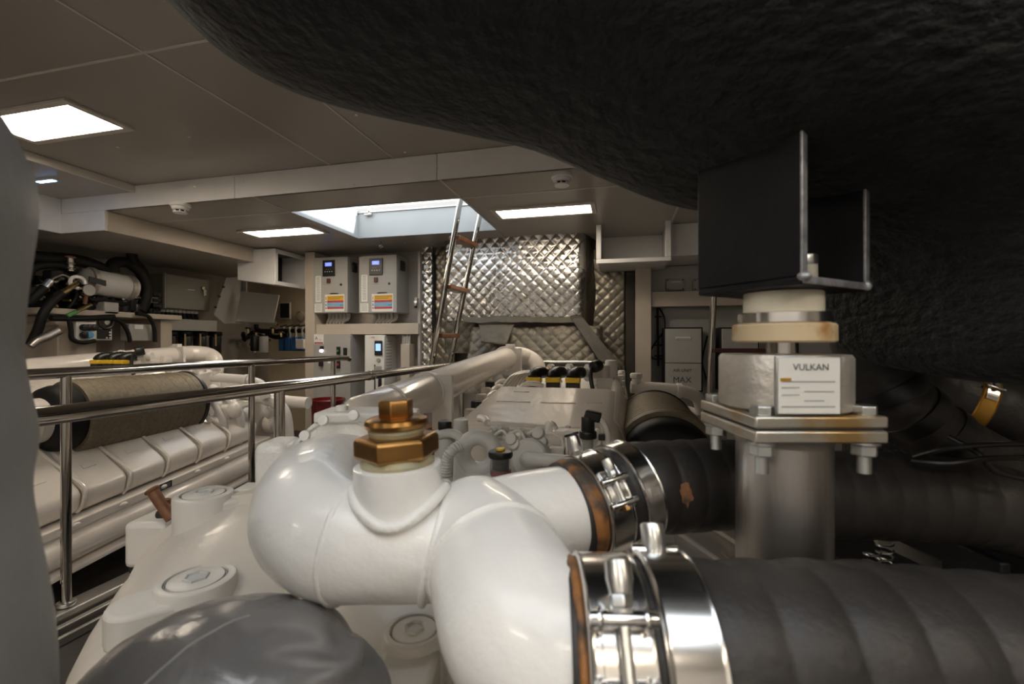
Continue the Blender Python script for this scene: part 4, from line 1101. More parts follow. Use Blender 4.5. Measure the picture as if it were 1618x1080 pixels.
# lifting eye
c = C(757, 716, 1.18)
ring = MB().torus(c, (-.1, 1, .05), .043, .021, 36, 14)
A(ring, 'lifting_eye', 'castgrey')
c2 = C(757, 750, 1.18)
A(MB().prism([c2 + Vector((-.066, -.02, .06)), c2 + Vector((-.07, -.02, -.07)), c2 + Vector((.07, -.02, -.07)), c2 + Vector((.062, -.02, .06)), c2 + Vector((.035, -.02, .015)), c2 + Vector((0, -.02, .002)), c2 + Vector((-.035, -.02, .015))], (0, .04, 0)), 'eye_foot', 'castgrey', bevel=.01)
# sight bowl with black lid and yellow button
c = C(791, 752, 1.06)
A(MB().lathe([(.0, 0), (.022, 0), (.025, .006), (.025, .045)], c, Z, 28), 'sight_bowl', 'glass')
A(MB().cyl(c + Z * .004, c + Z * .016, .021, n=24), 'bowl_fluid', 'pinkfuel')
A(MB().cyl(c + Z * .017, c + Z * .042, .013, n=20), 'bowl_insert', 'black')
A(MB().rcyl(c + Z * .043, c + Z * .060, .0285, .005, 32), 'bowl_lid', 'black')
A(MB().rcyl(c + Z * .060, c + Z * .066, .011, .002, 20), 'lid_button', 'yellow')
# thermostat cover and elbow
c = C(836, 724, 1.14)
dv = Vector((-.25, -1, .15)).normalized()
A(MB().lathe([(.050, -.03), (.050, 0), (.045, .005), (0, .006)], c, dv, 36), 'thermostat_cover', 'castgrey')
A(MB().tube([c + dv * .0, c + dv * .03 + Vector((.01, 0, .0)), c + dv * .045 + Vector((.05, 0, .004)), c + dv * .045 + Vector((.12, .0, .004))], [.019, .019, .0155, .0145], 18, 6), 'thermostat_elbow', 'castgrey')
for x, y in ((811, 696), (858, 700), (853, 686), (815, 703)):
    b = C(x, y, 1.17)
    A(MB().rcyl(b, b + Vector((-.003, -.02, .01)), .016, .004, 12), 'flange_bolt', 'castgrey')
# rows of pipes and lumps below the edge of the top cover
A(MB().tube([C(770, 669, 1.36), C(800, 670, 1.36), C(860, 674, 1.36)], .008, 10, 4), 'rail_pipe', 'eng2')
A(MB().tube([C(775, 675, 1.34), C(810, 677, 1.34), C(858, 680, 1.34)], .006, 10, 4), 'rail_pipe', 'eng2')
A(MB().tube([C(858, 700, 1.28), C(866, 690, 1.28), C(872, 676, 1.30), C(868, 672, 1.32)], .016, 12, 5), 'stub_pipe', 'eng2')
A(MB().tube([C(880, 678, 1.30), C(905, 684, 1.27), C(935, 692, 1.24), C(950, 702, 1.22)], .007, 10, 5), 'white_wire', 'eng2')
A(MB().tube([C(770, 668, 1.38), C(766, 662, 1.4), C(758, 660, 1.42)], .012, 10, 4), 'stub_pipe', 'eng2')
A(MB().tube([C(893, 705, 1.2), C(910, 704, 1.2), C(925, 706, 1.2)], .022, 16, 4), 'corrugated_sleeve', 'eng2')
for k in range(7):
    b = C(888 + 6 * k, 706, 1.2); A(MB().torus(b, (1, .25, 0), .024, .004, 20, 6), 'sleeve_ring', 'eng2')
A(MB().obox(C(905, 690, 1.26), (.05, 0, 0), (0, .03, 0), (0, 0, .02)), 'sensor_block', 'eng2', bevel=.008)
A(MB().obox(C(880, 695, 1.27), (.012, 0, .02), (0, .03, 0), (.02, 0, -.012)), 'lever_arm', 'eng2', bevel=.006)
A(MB().obox(C(812, 690, 1.26), (.028, 0, 0), (0, .03, 0), (0, 0, .010)), 'pump_body', 'castgrey', bevel=.008)
rnd = random.Random(9)
for k in range(10):
    b = C(775 + 18 * k + rnd.random() * 8, 684 + rnd.random() * 10, 1.33)
    A(MB().ball(b, (.014 + .01 * rnd.random(), .02, .012 + .006 * rnd.random()), 12, 8), 'casting_lump', 'castgrey' if k < 5 else 'eng2')
# white manifold block at the near edge
A(MB().tube([C(690, 688, 1.22), C(712, 684, 1.2), C(730, 694, 1.19), C(736, 716, 1.19)], .012, 14, 6), 'grey_hose', 'castgrey')
pts = [C(728, 703, 1.14), C(714, 712, 1.12), C(706, 728, 1.12), C(704, 752, 1.12)]
A(MB().tube(pts, .013, 14, 14, rf=lambda L, t: 1 + .12 * math.sin(L * 900)), 'corrugated_hose', 'castgrey')
b = C(703, 692, 1.24)
A(MB().cyl(b - Z * .10, b + Z * .02, .028, n=20), 'filter_can', 'castgrey')
A(MB().rcyl(b + Z * .022, b + Z * .048, .019, .005, 20), 'black_cap', 'black')
A(MB().rcyl(C(728, 673, 1.36) - Z * .02, C(728, 668, 1.36) + Z * .012, .022, .005, 16), 'white_cap', 'castgrey')
for k in range(16):
    b = C(768 + 10.5 * k + rnd.random() * 6, 676 + rnd.random() * 24, 1.26 + .05 * rnd.random())
    A(MB().lathe([(.0085, -.02), (.0085, .006), (.007, .008), (0, .009)], b, Vector((rnd.uniform(-.3, .3), -.8, .6)), 6), 'bolt', 'castgrey' if k < 8 else 'eng2')
for k in range(5):
    A(MB().tube([C(782 + 26 * k, 682 + rnd.random() * 8, 1.25), C(795 + 26 * k, 678 + rnd.random() * 10, 1.24), C(806 + 27 * k, 690 + rnd.random() * 12, 1.23)], .0045, 8, 5), 'thin_pipe', 'eng2')
A(MB().obox(C(880, 716, 1.19), (.02, 0, 0), (0, .02, 0), (0, 0, .018)), 'sensor_block', 'eng2', bevel=.004)
A(MB().cyl(C(871, 716, 1.17), C(862, 717, 1.17), .014, n=16), 'sleeve_ring', 'eng2')
# black sensor with wiring
b = C(929, 708, 1.16)
A(MB().cyl(b - Z * .02, b + Z * .028, .013, n=18), 'sensor_neck', 'greyprint')
A(MB().rcyl(b + Z * .025, b + Z * .045, .022, .004, 20), 'sensor_collar', 'black')
A(MB().rcyl(b + Z * .04, b + Z * .082, .017, .004, 18), 'sensor_body', 'black')
A(MB().obox(b + Vector((.012, 0, .083)), (.02, 0, -.004), (0, .014, 0), (.003, 0, .012)), 'sensor_plug', 'black', bevel=.004)
A(MB().tube([b + Vector((.025, 0, .08)), b + Vector((.044, -.005, .06)), b + Vector((.05, -.005, .02)), b + Vector((.045, -.01, -.02))], .0085, 10, 6), 'white_wire', 'eng2')
A(MB().tube([b + Vector((.022, .004, .078)), b + Vector((.036, .0, .05)), b + Vector((.03, 0, .02)), b + Vector((.02, 0, .0))], .005, 8, 5), 'white_wire', 'eng2')
A(MB().obox(b + Vector((.035, -.012, .033)), (.008, 0, 0), (0, .006, 0), (0, 0, .008)), 'cable_tie', 'black', bevel=.002)

left = copy_tree(eng, Vector((-2.9, 0, 0)), AFT)
for ch in list(eng.children):
    if ch.name == 'intake_duct': bpy.data.objects.remove(ch)
for ch in eng.children:
    if ch.name.split('.')[0] in ('filter_element', 'mesh_seam', 'rubber_end', 'end_ring'): ch.location.z -= .05
for ch in left.children:
    if ch.name.split('.')[0] in ('plug_body', 'plug_clip', 'plug_boot', 'plug_ferrule', 'socket_ring', 'plug_base', 'round_plug', 'plug_cable'): ch.location.z += .06
left['label'] = 'white diesel engine beyond the handrails at left, valve covers and mesh filter facing the walkway'
t = thing('floor_tray', 'dark tray strip on the floor below the left engine', 'tray', (-2.42, 2, 0.002))
MB().box(-2.44, -2.36, .9, 3.2, .002, .012).build('strip', 'floor', t)

# ================================================================== GEARBOX
gb = thing('gearbox', 'cream white gearbox housing with large bolt bosses below the curved white pipes', 'gearbox', K(-.45, -1.15, 1.0))
go = K(-.60, -.705, .72); gd = FV
prof = [(.0, .0), (.08, .0), (.14, .02), (.19, .06), (.23, .11), (.262, .17), (.297, .25), (.32, .33), (.328, .46)]
MB().lathe(prof, go, gd, 72).build('bell_housing', 'gear', gb, sharp=60)
MB().obox(K(-.17, -.74, .80), RV * .36, FV * .22, UV * .22).build('side_casing', 'gear', gb, bevel=.06, seg=4)
MB().lathe([(.31, .0), (.345, .004), (.345, .05), (.31, .054)], go + gd * .36, gd, 72).build('rim_flange', 'gear', gb)
def boss(u, v, d, r, dep, tongue, label=None):
    c = K(u, v, d)
    g = MB().lathe([(r, -dep), (r * 1.0, -.008), (r * .97, -.002), (r * .9, 0), (r * .78, 0), (r * .77, -.006), (r * .70, -.006), (r * .69, -.001), (r * .66, 0), (0, 0)], c, Z, 40)
    o = g.build('bolt_boss', 'gear_top', gb, sharp=30)
    MB().torus(c - Z * .004, Z, r * .735, .0016, 40, 6).build('groove_ring', 'greyprint', gb)
    MB().lathe([(r * .34, 0), (r * .33, .004), (r * .28, .0045), (r * .25, .001), (0, .001)], c, Z, 6).build('hex_plug', 'castgrey', gb)
    if tongue:
        tu, td, tr = tongue
        e = K(u + tu, v - .012, d + td)
        dv = (e - c); dv.z = 0; L = dv.length; dv.normalize(); sd = dv.cross(Z)
        poly = []
        for k in range(13):
            a = -PI / 2 + PI * k / 12
            poly.append(e + dv * math.cos(a) * tr + sd * math.sin(a) * tr)
        for k in range(13):
            a = PI / 2 + PI * k / 12
            poly.append(c - Z * .012 + dv * math.cos(a) * r * .9 + sd * math.sin(a) * r * .9)
        for p in poly: p.z = c.z - .014
        MB().prism(poly, -Z * dep * .8).build('boss_web', 'gear_top', gb, bevel=.008, seg=3)
cc = lambda x, y, d: ((x - 809) / FPX * d, (540 - y) / FPX * d, d)
boss(*cc(322, 778, 1.08), .062, .09, (.075, .05, .04))
boss(*cc(310, 912, .85), .066, .08, (-.062, -.055, .048))
boss(*cc(655, 992, .70), .048, .14, (.004, -.09, .038))
# square housing with lever
c = C(258, 846, 1.16)
MB().obox(c, RV * .052, FV * .06, UV * .055).build('square_housing', 'gear_top', gb, bevel=.012, seg=3)
MB().lathe([(.018, 0), (.015, .006), (0, .007)], c + UV * .055, Z, 20).build('cover_plug', 'gear_top', gb)
MB().obox(C(222, 862, 1.16), RV * .004, FV * .03, UV * .055).build('side_plate', 'ink', gb)
t = thing('copper_lever', 'brown copper pipe stub leaning left beside the near gearbox boss', 'pipe stub', C(268, 810, 1.09))
MB().tube([C(272, 818, 1.09), C(255, 796, 1.09), C(241, 775, 1.09)], [.014, .0125, .0125], 18, 4).build('pipe', 'copper', t)
MB().torus(C(240.5, 774, 1.09), C(242, 775, 1.09) - C(270, 814, 1.09), .0115, .005, 20, 8).build('pipe_lip', 'copper', t)
MB().tube([C(262, 808, 1.10), C(263, 788, 1.10)], .009, 12, 1).build('pin', 'copper', t)
MB().tube([C(250, 812, 1.12), C(270, 810, 1.12), C(285, 800, 1.12)], .010, 12, 4).build('green_hose', 'deepdark', t)
t = thing('white_tag', 'small white printed tag on the gearbox edge left of the curved pipe', 'tag', C(395, 775, 1.15))
MB().obox(C(396, 772, 1.15), RV * .025, FV * .03, UV * .008).build('card', 'paper', t, bevel=.002)
# pump housing behind the manifold elbow
ph = thing('pump_housing', 'round white pump housing behind the left elbow of the big white pipe', 'pump', K(-.40, -.45, 1.05))
c = C(530, 735, .99)
dv = (-FV * .95 - RV * .05 + UV * .25).normalized()
MB().lathe([(.112, -.12), (.115, -.02), (.108, -.004), (.100, 0), (.096, -.006), (.05, -.008), (0, -.008)], c, dv, 48).build('housing', 'white_weld', ph)
MB().obox(C(442, 735, 1.04), RV * .036, FV * .05, UV * .06).build('end_block', 'white_weld', ph, bevel=.02, seg=4)
for x, y in ((483, 688), (560, 656), (512, 664)):
    b = C(x, y, .985); MB().lathe([(.012, 0), (.011, .008), (0, .009)], b, dv, 12).build('bolt', 'white_weld', ph)
MB().obox(C(560, 655, 1.06), RV * .075, FV * .05, UV * .012).build('cover_plate', 'white_weld', ph, bevel=.005)
MB().rcyl(C(540, 652, 1.05), C(540, 640, 1.05), .014, .004, 14).build('cap_nut', 'white_weld', ph)
MB().rcyl(C(655, 655, 1.08), C(655, 645, 1.08), .012, .004, 14).build('cap_nut', 'white_weld', ph)

# ================================================================== FOREGROUND: WHITE COOLANT MANIFOLD
mf = thing('coolant_manifold', 'big white painted branching pipe with a brass plug on top, in the foreground', 'pipe', C(600, 950, .55))
main = [C(548, 742, .92), C(521, 750, .81), C(497, 776, .69), C(494, 816, .60), C(532, 848, .552), C(600, 855, .545), C(680, 856, .548), C(720, 852, .555)]
rip = lambda L, t: 1 + .006 * noise.noise(Vector((L * 22, math.cos(t) * 2.2, math.sin(t) * 2.2)))
MB().tube(main, [.070, .072, .0745, .075, .070, .0655, .0645, .060], 48, 10, rf=rip).build('main_pipe', 'white', mf, sharp=180)
up = [C(640, 855, .553), C(720, 848, .560), C(790, 830, .580), C(850, 816, .605), C(918, 804, .632)]
MB().tube(up, [.060, .059, .060, .061, .061], 48, 10, rf=rip).build('upper_branch', 'white', mf, sharp=180)
lo = [K(-.055, -.232, .575), K(-.026, -.240, .520), K(-.006, -.252, .462), K(.010, -.260, .422), K(.034, -.268, .402), K(.062, -.272, .396)]
MB().tube(lo, [.066, .071, .074, .075, .0745, .0735], 48, 10, rf=rip).build('lower_branch', 'white', mf, sharp=180)
# weld beads
def bead(c, ax, R, r, seed, name='weld_seam'):
    mb = MB().torus(c, ax, R, r, 56, 10)
    mb.v = [v + (v - Vector(c)).normalized() * .0012 * noise.noise(v * 120 + Vector((seed, 0, 0))) for v in mb.v]
    mb.build(name, 'white_weld', mf, sharp=180)
bead(C(556, 852, .549), (C(600, 853, .545) - C(530, 840, .556)), .0685, .0042, 1)
bead(C(692, 856, .549), RV * .95 - UV * .22, .0660, .0048, 2)
bead(K(-.018, -.245, .498), K(-.006, -.252, .462) - K(-.026, -.240, .520), .0725, .0040, 3)
MB().obox(C(468, 856, .522), RV * .003, FV * .003, UV * .0048).build('paint_chip', 'ink', mf, bevel=.001)
MB().torus(C(466, 853, .523), -FV, .009, .0035, 20, 8).build('weld_blob', 'white_weld', mf)
MB().tube([C(432, 862, .545), C(440, 872, .537), C(452, 882, .532)], [.001, .004, .0015], 8, 4).build('paint_run', 'white_weld', mf)
# neck and brass plug
nt_ = Vector((.0, 0, 1)); nb = C(633, 855, .540)
ax = (UV * 1 - RV * .035).normalized()
def NV(py): return nb + ax * ((540 - py) / FPX * .535 - (540 - 855) / FPX * .540)
sad = []
for k in range(41):
    t_ = 2 * PI * k / 40; R_ = .0535
    y_ = R_ * math.sin(t_)
    sad.append(nb + RV * R_ * math.cos(t_) + FV * y_ + UV * (math.sqrt(max(0, .0648 ** 2 - y_ * y_)) + .0005))
MB().tube(sad, .0062, 10, 1, cap=False, rf=lambda L, t: 1 + .14 * noise.noise(Vector((L * 60, t, 3)))).build('saddle_weld', 'white_weld', mf, sharp=180)
MB().lathe([(.0515, .030), (.0515, .06), (.0508, .075), (.0505, (NV(733) - nb).length - .001), (.044, (NV(733) - nb).length)], nb, ax, 48).build('plug_neck', 'white', mf, sharp=60)
bp = MB().lathe([(.0420, 0), (.0432, .005), (.0405, .010), (.0415, .016), (.040, .024)], NV(735), ax, 40).build('thread_sealant', 'sealant', mf)
hx = MB().lathe([(.044, 0), (.0495, .004), (.0495, .022), (.045, .026)], NV(722), ax, 6, ref=RV * .9 + FV * .3)
hx.build('brass_hexagon', 'brass', mf, bevel=.0015)
MB().lathe([(.031, 0), (.033, .005), (.031, .010), (.033, .014)], NV(687), ax, 36).build('collar_sealant', 'sealant', mf)
MB().lathe([(.030, 0), (.0355, .003), (.037, .0075), (.0355, .012), (.030, .0145)], NV(678), ax, 40).build('brass_collar', 'brass', mf)
MB().lathe([(.019, 0), (.0205, .002), (.0205, .019), (.0185, .0215)], NV(660), ax, 6, ref=RV * .9 + FV * .45).build('brass_plug_head', 'brass', mf, bevel=.001)

# ================================================================== HOSES AND CLAMPS
def ribs(p, a):
    def f(L, t):
        ph = (L / p + t / (2 * PI) * .35) % 1.0
        return 1 + a * (abs(math.sin(PI * ph)) ** .7 - .66) + .004 * noise.noise(Vector((L * 20, t, 0)))
    return f
lower = [K(.048, -.272, .393), K(.10, -.272, .390), K(.20, -.273, .390), K(.30, -.276, .392), K(.40, -.284, .392), K(.52, -.292, .385), K(.64, -.30, .37)]
MB().tube(lower, [.0775, .078, .079, .080, .080, .080, .080], 56, 40, rf=ribs(.052, .045)).build('rubber_hose', 'rubber', sharp=180,
    label='thick black ribbed rubber hose at the bottom right, nearest the camera', cat='hose')
upper = [C(893, 808, .622), C(925, 799, .636), C(960, 785, .652), C(1010, 771, .672), C(1080, 766, .690), C(1150, 764, .705), C(1300, 778, .725), C(1420, 784, .735), C(1530, 792, .735), C(1640, 820, .72)]
ho = MB().tube(upper, [.0655, .066, .066, .0665, .067, .067, .067, .067, .067, .067], 48, 30, rf=ribs(.040, .04)).build('rubber_hose', 'rubber_rust', sharp=180,
    label='black ribbed rubber hose with a rust spot, passing behind the stainless mount post', cat='hose')
# rust stain stuck to the hose (thin flake following the surface)
def flake(px, py, d, w, h, seed):
    def fn(i, j):
        p = C(px + (i - .5) * w, py + (j - .5) * h, d)
        return p
    mb = MB(); n = 24; m = 6
    vs = [C(px, py, d)]
    for r_ in range(1, m + 1):
        for k in range(n):
            a = 2 * PI * k / n
            q = (.5 + .5 * noise.noise(Vector((math.cos(a) * 2 + seed, math.sin(a) * 2, 0)))) * r_ / m
            vs.append(C(px + math.cos(a) * w * q, py + math.sin(a) * h * q, d))
    fs = [(0, 1 + k, 1 + (k + 1) % n) for k in range(n)]
    for r_ in range(m - 1):
        fs += [(1 + r_ * n + k, 1 + (r_ + 1) * n + k, 1 + (r_ + 1) * n + (k + 1) % n, 1 + r_ * n + (k + 1) % n) for k in range(n)]
    mb.add(vs, fs)
    o = mb.build('rust_stain', 'rustpatch', ho)
    return o
s1 = flake(1097, 784, .60, 15, 44, 5)
md = s1.modifiers.new('wrap', 'SHRINKWRAP'); md.target = ho; md.wrap_mode = 'ABOVE_SURFACE'; md.offset = .0012

def clamp(c, ax, R, w, label, ang, bolt=True, band='clampsteel', group=None, lip=.0035):
    """steel band clamp; ang = direction of its bolt around the axis (0 = up, + = towards the camera)"""
    c = Vector(c); ax = Vector(ax).normalized()
    e = (UV - ax * UV.dot(ax)).normalized(); g = ax.cross(e)
    if g.dot(FV) > 0: g = -g
    t = thing('hose_clamp', label, 'hose clamp', c - UV * R, group)
    MB().lathe([(R, -w / 2), (R + .0015, -w / 2 + .0005), (R + .0035, -w / 2 + .002), (R + .0022, -w / 2 + lip), (R + .0022, -w / 2 + lip + .0015), (R + .0022, w / 2 - lip - .0015), (R + .0022, w / 2 - lip), (R + .0035, w / 2 - .002), (R + .0015, w / 2 - .0005), (R, w / 2), (R - .002, 0)], c, ax, 72).build('band', band, t, sharp=50)
    if bolt:
        er = e * math.cos(ang) + g * math.sin(ang); et = -e * math.sin(ang) + g * math.cos(ang)
        h = min(1.0, w / .05) ** 1.6
        b = c + er * (R + .004 + .008 * h)
        # two trunnion pins across the band, a bolt between, bridge plates
        for s in (-1, 1):
            q = b + et * s * .022 * h
            MB().rcyl(q - ax * w * .50, q + ax * w * .50, .0062 * h, .0015 * h, 16).build('trunnion', 'clampsteel', t)
            for k in (-1, 1):
                MB().torus(q + ax * k * w * .34 - er * .002, ax, .0066 * h, .0024 * h, 20, 8).build('strap_loop', 'clampsteel', t)
        MB().cyl(b - et * .050 * h, b + et * .036 * h, .0045 * h, n=16).build('bolt', 'zinc', t)
        MB().lathe([(.0085 * h, 0), (.0092 * h, .002 * h), (.0092 * h, .009 * h), (.0075 * h, .0105 * h)], b - et * .038 * h, et, 6).build('bolt_head', 'zinc', t, bevel=.0008)
        MB().lathe([(.010 * h, 0), (.0105 * h, .012 * h), (.0085 * h, .022 * h), (.006 * h, .024 * h)], b - et * .060 * h, et, 20).build('bolt_socket', 'zinc', t)
        MB().lathe([(.0075 * h, 0), (.0082 * h, .0015 * h), (.0082 * h, .007 * h), (.007 * h, .008 * h)], b + et * .028 * h, et, 6).build('nut', 'brass', t, bevel=.0008)
        vs = []; n = 12
        pr = []
        for k in range(n + 1):
            a = ang - .42 + .84 * k / n
            d = e * math.cos(a) + g * math.sin(a)
            pr.append(c + d * (R + .0035))
        for k in range(n, -1, -1):
            a = ang - .42 + .84 * k / n
            d = e * math.cos(a) + g * math.sin(a)
            pr.append(c + d * (R + .0050))
        hw = w * .30
        MB().prism([p - ax * hw for p in pr], ax * 2 * hw).build('bridge_plate', 'clampsteel', t)
        for s in (-1, 1):
            MB().obox(b + et * s * .005 * h - er * .004 * h, ax * .0012, et * .022 * h, er * .006 * h).build('bridge_web', 'clampsteel', t) if s > 0 else None
    return t, e, g
axl = (lower[2] - lower[0])
clamp(K(.081, -.272, .391), axl, .0815, .050, 'wide steel bolt clamp on the lower hose, next to the white pipe', .95)
tt, e, g = clamp(K(.1325, -.272, .390), axl, .083, .044, 'polished steel band clamp on the lower hose, second from the white pipe', 2.0, bolt=False)
al = axl.normalized()
for s, w_ in ((-.45, .016),):
    d = e * math.cos(s) + g * math.sin(s)
    q = K(.1325, -.272, .390) + d * .083
    MB().rcyl(q, q + d * .026, .011, .002, 20).build('screw_barrel', 'zinc', tt)
    MB().rcyl(q + d * .002 - al * .022, q + d * .002 + al * .022, .006, .002, 12).build('screw_pin', 'clampsteel', tt)
d = e * math.cos(1.95) + g * math.sin(1.95)
MB().obox(K(.1325, -.272, .390) + d * .086, al * .014, d.cross(al) * .011, d * .004).build('stamped_tab', 'cast', tt, bevel=.002)
axu = C(970, 782, .656) - C(920, 800, .634)
clamp(C(937, 795, .643), axu, .069, .040, 'steel bolt clamp on the upper hose, next to its rusty end', 1.05)
tt, e, g = clamp(C(985, 778, .662), axu, .0705, .032, 'polished steel band clamp on the upper hose, right of the bolt clamp', 1.9, bolt=False)
au = axu.normalized()
d = e * math.cos(1.25) + g * math.sin(1.25)
MB().obox(C(985, 778, .662) + d * .0735, au * .008, d.cross(au) * .006, d * .002).build('stamped_tab', 'cast', tt, bevel=.001)
d = e * math.cos(-.35) + g * math.sin(-.35)
q = C(937, 795, .643) + d * .07
t = thing('clamp_screw', 'short grey screw post standing on top of the upper steel bolt clamp', 'screw', q)
MB().rcyl(q + d * .0045, q + d * .028, .009, .002, 18).build('post', 'zinc', t)
MB().cyl(q + d * .028, q + d * .031, .011, n=18).build('head', 'blacksteel', t)
# rusty rubber ends between pipe and clamp
def cuff(c, ax, R, w, label):
    t = thing('rubber_cuff', label, 'rubber cuff', Vector(c) - UV * R)
    mb = MB().lathe([(R - .006, -w / 2), (R, -w / 2 + .001), (R + .0015, 0), (R, w / 2 - .001), (R - .006, w / 2)], c, ax, 64)
    mb.v = [v + Vector(ax).normalized() * .0012 * noise.noise(v * 70) for v in mb.v]
    mb.build('sleeve', 'rust', t, sharp=180)
cuff(C(908, 804, .628), axu, .0675, .020, 'rust-brown rubber hose end on the upper branch of the white pipe')
cuff(K(.0525, -.272, .393), axl, .0795, .008, 'dark rust-edged rubber hose end on the lower branch of the white pipe')

# black lagged hoses on the right
dh = [C(1348, 430, .90), C(1350, 470, .90), C(1357, 520, .88), C(1380, 580, .86), C(1425, 640, .84), C(1490, 695, .83), C(1570, 740, .83), C(1660, 780, .83)]
hv = MB().tube(dh, [.052, .052, .052, .053, .056, .057, .058, .058], 36, 24, rf=ribs(.022, .02)).build('corrugated_hose', 'rubber', sharp=180,
    label='black corrugated hose dropping behind the bracket and bending down to the right', cat='hose')
for k, (i, f) in enumerate(((3, .65), (4, .25), (4, .85))):
    a = dh[i].lerp(dh[i + 1], f); axd = dh[i + 1] - dh[i]
    MB().lathe([(.054, -.016), (.0595, -.014), (.061, 0), (.0595, .014), (.054, .016)], a, axd, 40).build('black_band', 'black', hv)
rh = [C(1440, 600, .99), C(1500, 626, .95), C(1580, 652, .92), C(1680, 690, .88)]
MB().tube(rh, [.070, .072, .072, .072], 36, 24, rf=ribs(.03, .015)).build('rubber_hose', 'rubber', sharp=180,
    label='short black hose with an amber clamp at the right edge, above the corrugated hose', cat='hose')
tt, e, g = clamp(C(1526, 635, .942), rh[2] - rh[1], .0745, .030, 'amber-stained clamp on the short black hose at the right edge', .95, band='orange')
# thin black cables on the right
for k, pts in enumerate((((1445, 722, .70), (1500, 708, .66), (1560, 702, .65), (1640, 700, .65)), ((1440, 728, .69), (1500, 732, .66), (1560, 724, .65), (1640, 722, .65)), ((1500, 690, .70), (1545, 715, .66), (1575, 745, .65), (1640, 760, .64)))):
    MB().tube([C(*p) for p in pts], .004, 8, 6).build('thin_cable', 'black', cat='cable', label=['thin black cable crossing over the hoses at right, uppermost of three', 'thin black cable crossing over the hoses at right, middle of three', 'thin black cable sagging down at the right edge, lowest of three'][k])
# added black mass fills the dark void behind the hoses; dark items under them
MB().tube([K(1.42, .12, 1.35), K(1.40, -.3, 1.35), K(1.36, -.8, 1.35), K(1.3, -1.15, 1.35)], [.34, .34, .33, .32], 40, 8).build('dark_void_mass', 'blackcloth', sharp=180,
    label='added black column filling the dark void behind the hoses at right', cat='dark filler')
t = thing('dark_void_floor', 'added dark floor piece for the void under the upper hose, right of the mount post', 'tray', C(1440, 930, .95))
MB().obox(K(.97, -.50, .95), RV * .2, FV * .25, UV * .01).build('base', 'blacksteel', t, bevel=.004)  # black sheet added to darken the gap under the hoses
MB().obox(K(.76, -.42, .95), RV * .008, FV * .25, UV * .08).build('side_wall', 'blacksteel', t, bevel=.003)
MB().obox(C(1450, 878, .80), (RV * .075 - UV * .035), FV * .004, UV * .012).build('flat_bar', 'alu', t, bevel=.002)
for k, (x, y) in enumerate(((1378, 886), (1398, 872))):
    p = C(x, y, .80); cs = []
    for i in range(60):
        a = i / 60 * 2 * PI * 4
        cs.append(p + RV * math.cos(a) * .012 + FV * math.sin(a) * .012 + UV * (-.03 + .012 * i / 15))
    MB().tube(cs, .0018, 6, 1).build('coil_spring', 'zinc', cat='spring', label=['small bright coil spring in the dark under the hoses, left of two', 'small bright coil spring in the dark under the hoses, right of two'][k])

# ================================================================== FLEXIBLE EXHAUST MOUNT
mu, md_ = .318, .535
mt = thing('exhaust_mount', 'stainless exhaust mount post with square flange and maker plate under the black bracket', 'mount', K(mu, -1.15, md_))
def mk(v): return K(mu, v, md_)
MB().cyl(mk(-1.15), mk(-.1045), .050, n=48).build('post_tube', 'brushed', mt)
MB().lathe([(.057, 0), (.052, .006), (.050, .012)], mk(-.1046), -UV, 48).build('weld_fillet', 'cast', mt)
hs = .0685
def sq(v0, v1, nm, s=hs): return MB().obox(mk((v0 + v1) / 2), RV * s, FV * s, UV * (v1 - v0) / 2).build(nm, 'plate', mt, bevel=.0022)
sq(-.1046, -.0915, 'lower_flange'); sq(-.0890, -.0765, 'upper_flange')
MB().obox(mk(-.09025), RV * (hs - .003), FV * (hs - .003), UV * .0012).build('gasket', 'ink', mt)
for i in (-1, 1):
    for j in (-1, 1):
        c = mk(0) + RV * i * .054 + FV * j * .054
        MB().lathe([(.0115, 0), (.0125, .001), (.0125, .009), (.011, .010)], c + UV * -.0765, UV, 6).build('bolt_head', 'zinc', mt, bevel=.0008)
        MB().lathe([(.0145, 0), (.0145, .0025)], c + UV * -.1072, UV, 24).build('washer', 'zinc', mt)
        MB().lathe([(.0115, 0), (.0128, .0015), (.0128, .011), (.0115, .0125)], c + UV * -.1198, UV, 6).build('nut', 'zinc', mt, bevel=.0008)
        MB().cyl(c + UV * -.138, c + UV * -.119, .0068, n=16).build('bolt_end', 'zinc', mt)
MB().lathe([(.064, 0), (.0685, .003), (.0685, .058), (.066, .062), (.0, .063)], mk(-.0762), UV, 64).build('mount_body', 'cast', mt)
# maker plate
Lb = K(.3035, -.0445, .4655)
lab = MB().obox(Lb + FV * .002, RV * .0335, FV * .0022, UV * .0305).build('maker_plate', 'zinc', mt, bevel=.001)
MB().obox(Lb - FV * .0004, RV * .0315, FV * .0004, UV * .0285).build('plate_face', 'paper', lab)
text('VULKAN', Lb - FV * .0009 + UV * .0185 + RV * .0015, RV, UV, .0068, 'ink', lab)
for k, (x0, x1) in enumerate(((.05, .92), (.05, .34), (.05, .34), (.05, .92), (.42, .90), (.42, .74))):
    v = (.004, -.002, -.0095, -.0215, -.006, -.0155)[k]
    MB().obox(Lb - FV * .0010 + UV * v + RV * (.0315 * ((x0 + x1) - 1)), RV * (.0315 * (x1 - x0)), FV * .0002, UV * .00055).build('print_line', 'greyprint', lab)
MB().obox(Lb - FV * .0010 + UV * .006 - RV * .024, RV * .0055, FV * .0002, UV * .0018).build('maker_mark', 'orange', lab)
MB().cyl(mk(-.0145), mk(.0), .0165, n=24).build('neck_bolt', 'chrome', mt)
MB().lathe([(.050, 0), (.0535, .002), (.0535, .0195), (.051, .0215)], mk(-.0005), UV, 56).build('stained_ring', 'mounttan', mt)
MB().lathe([(.046, 0), (.048, .001), (.048, .0115), (.0465, .0125)], mk(.0212), UV, 56).build('steel_washer', 'clampsteel', mt)
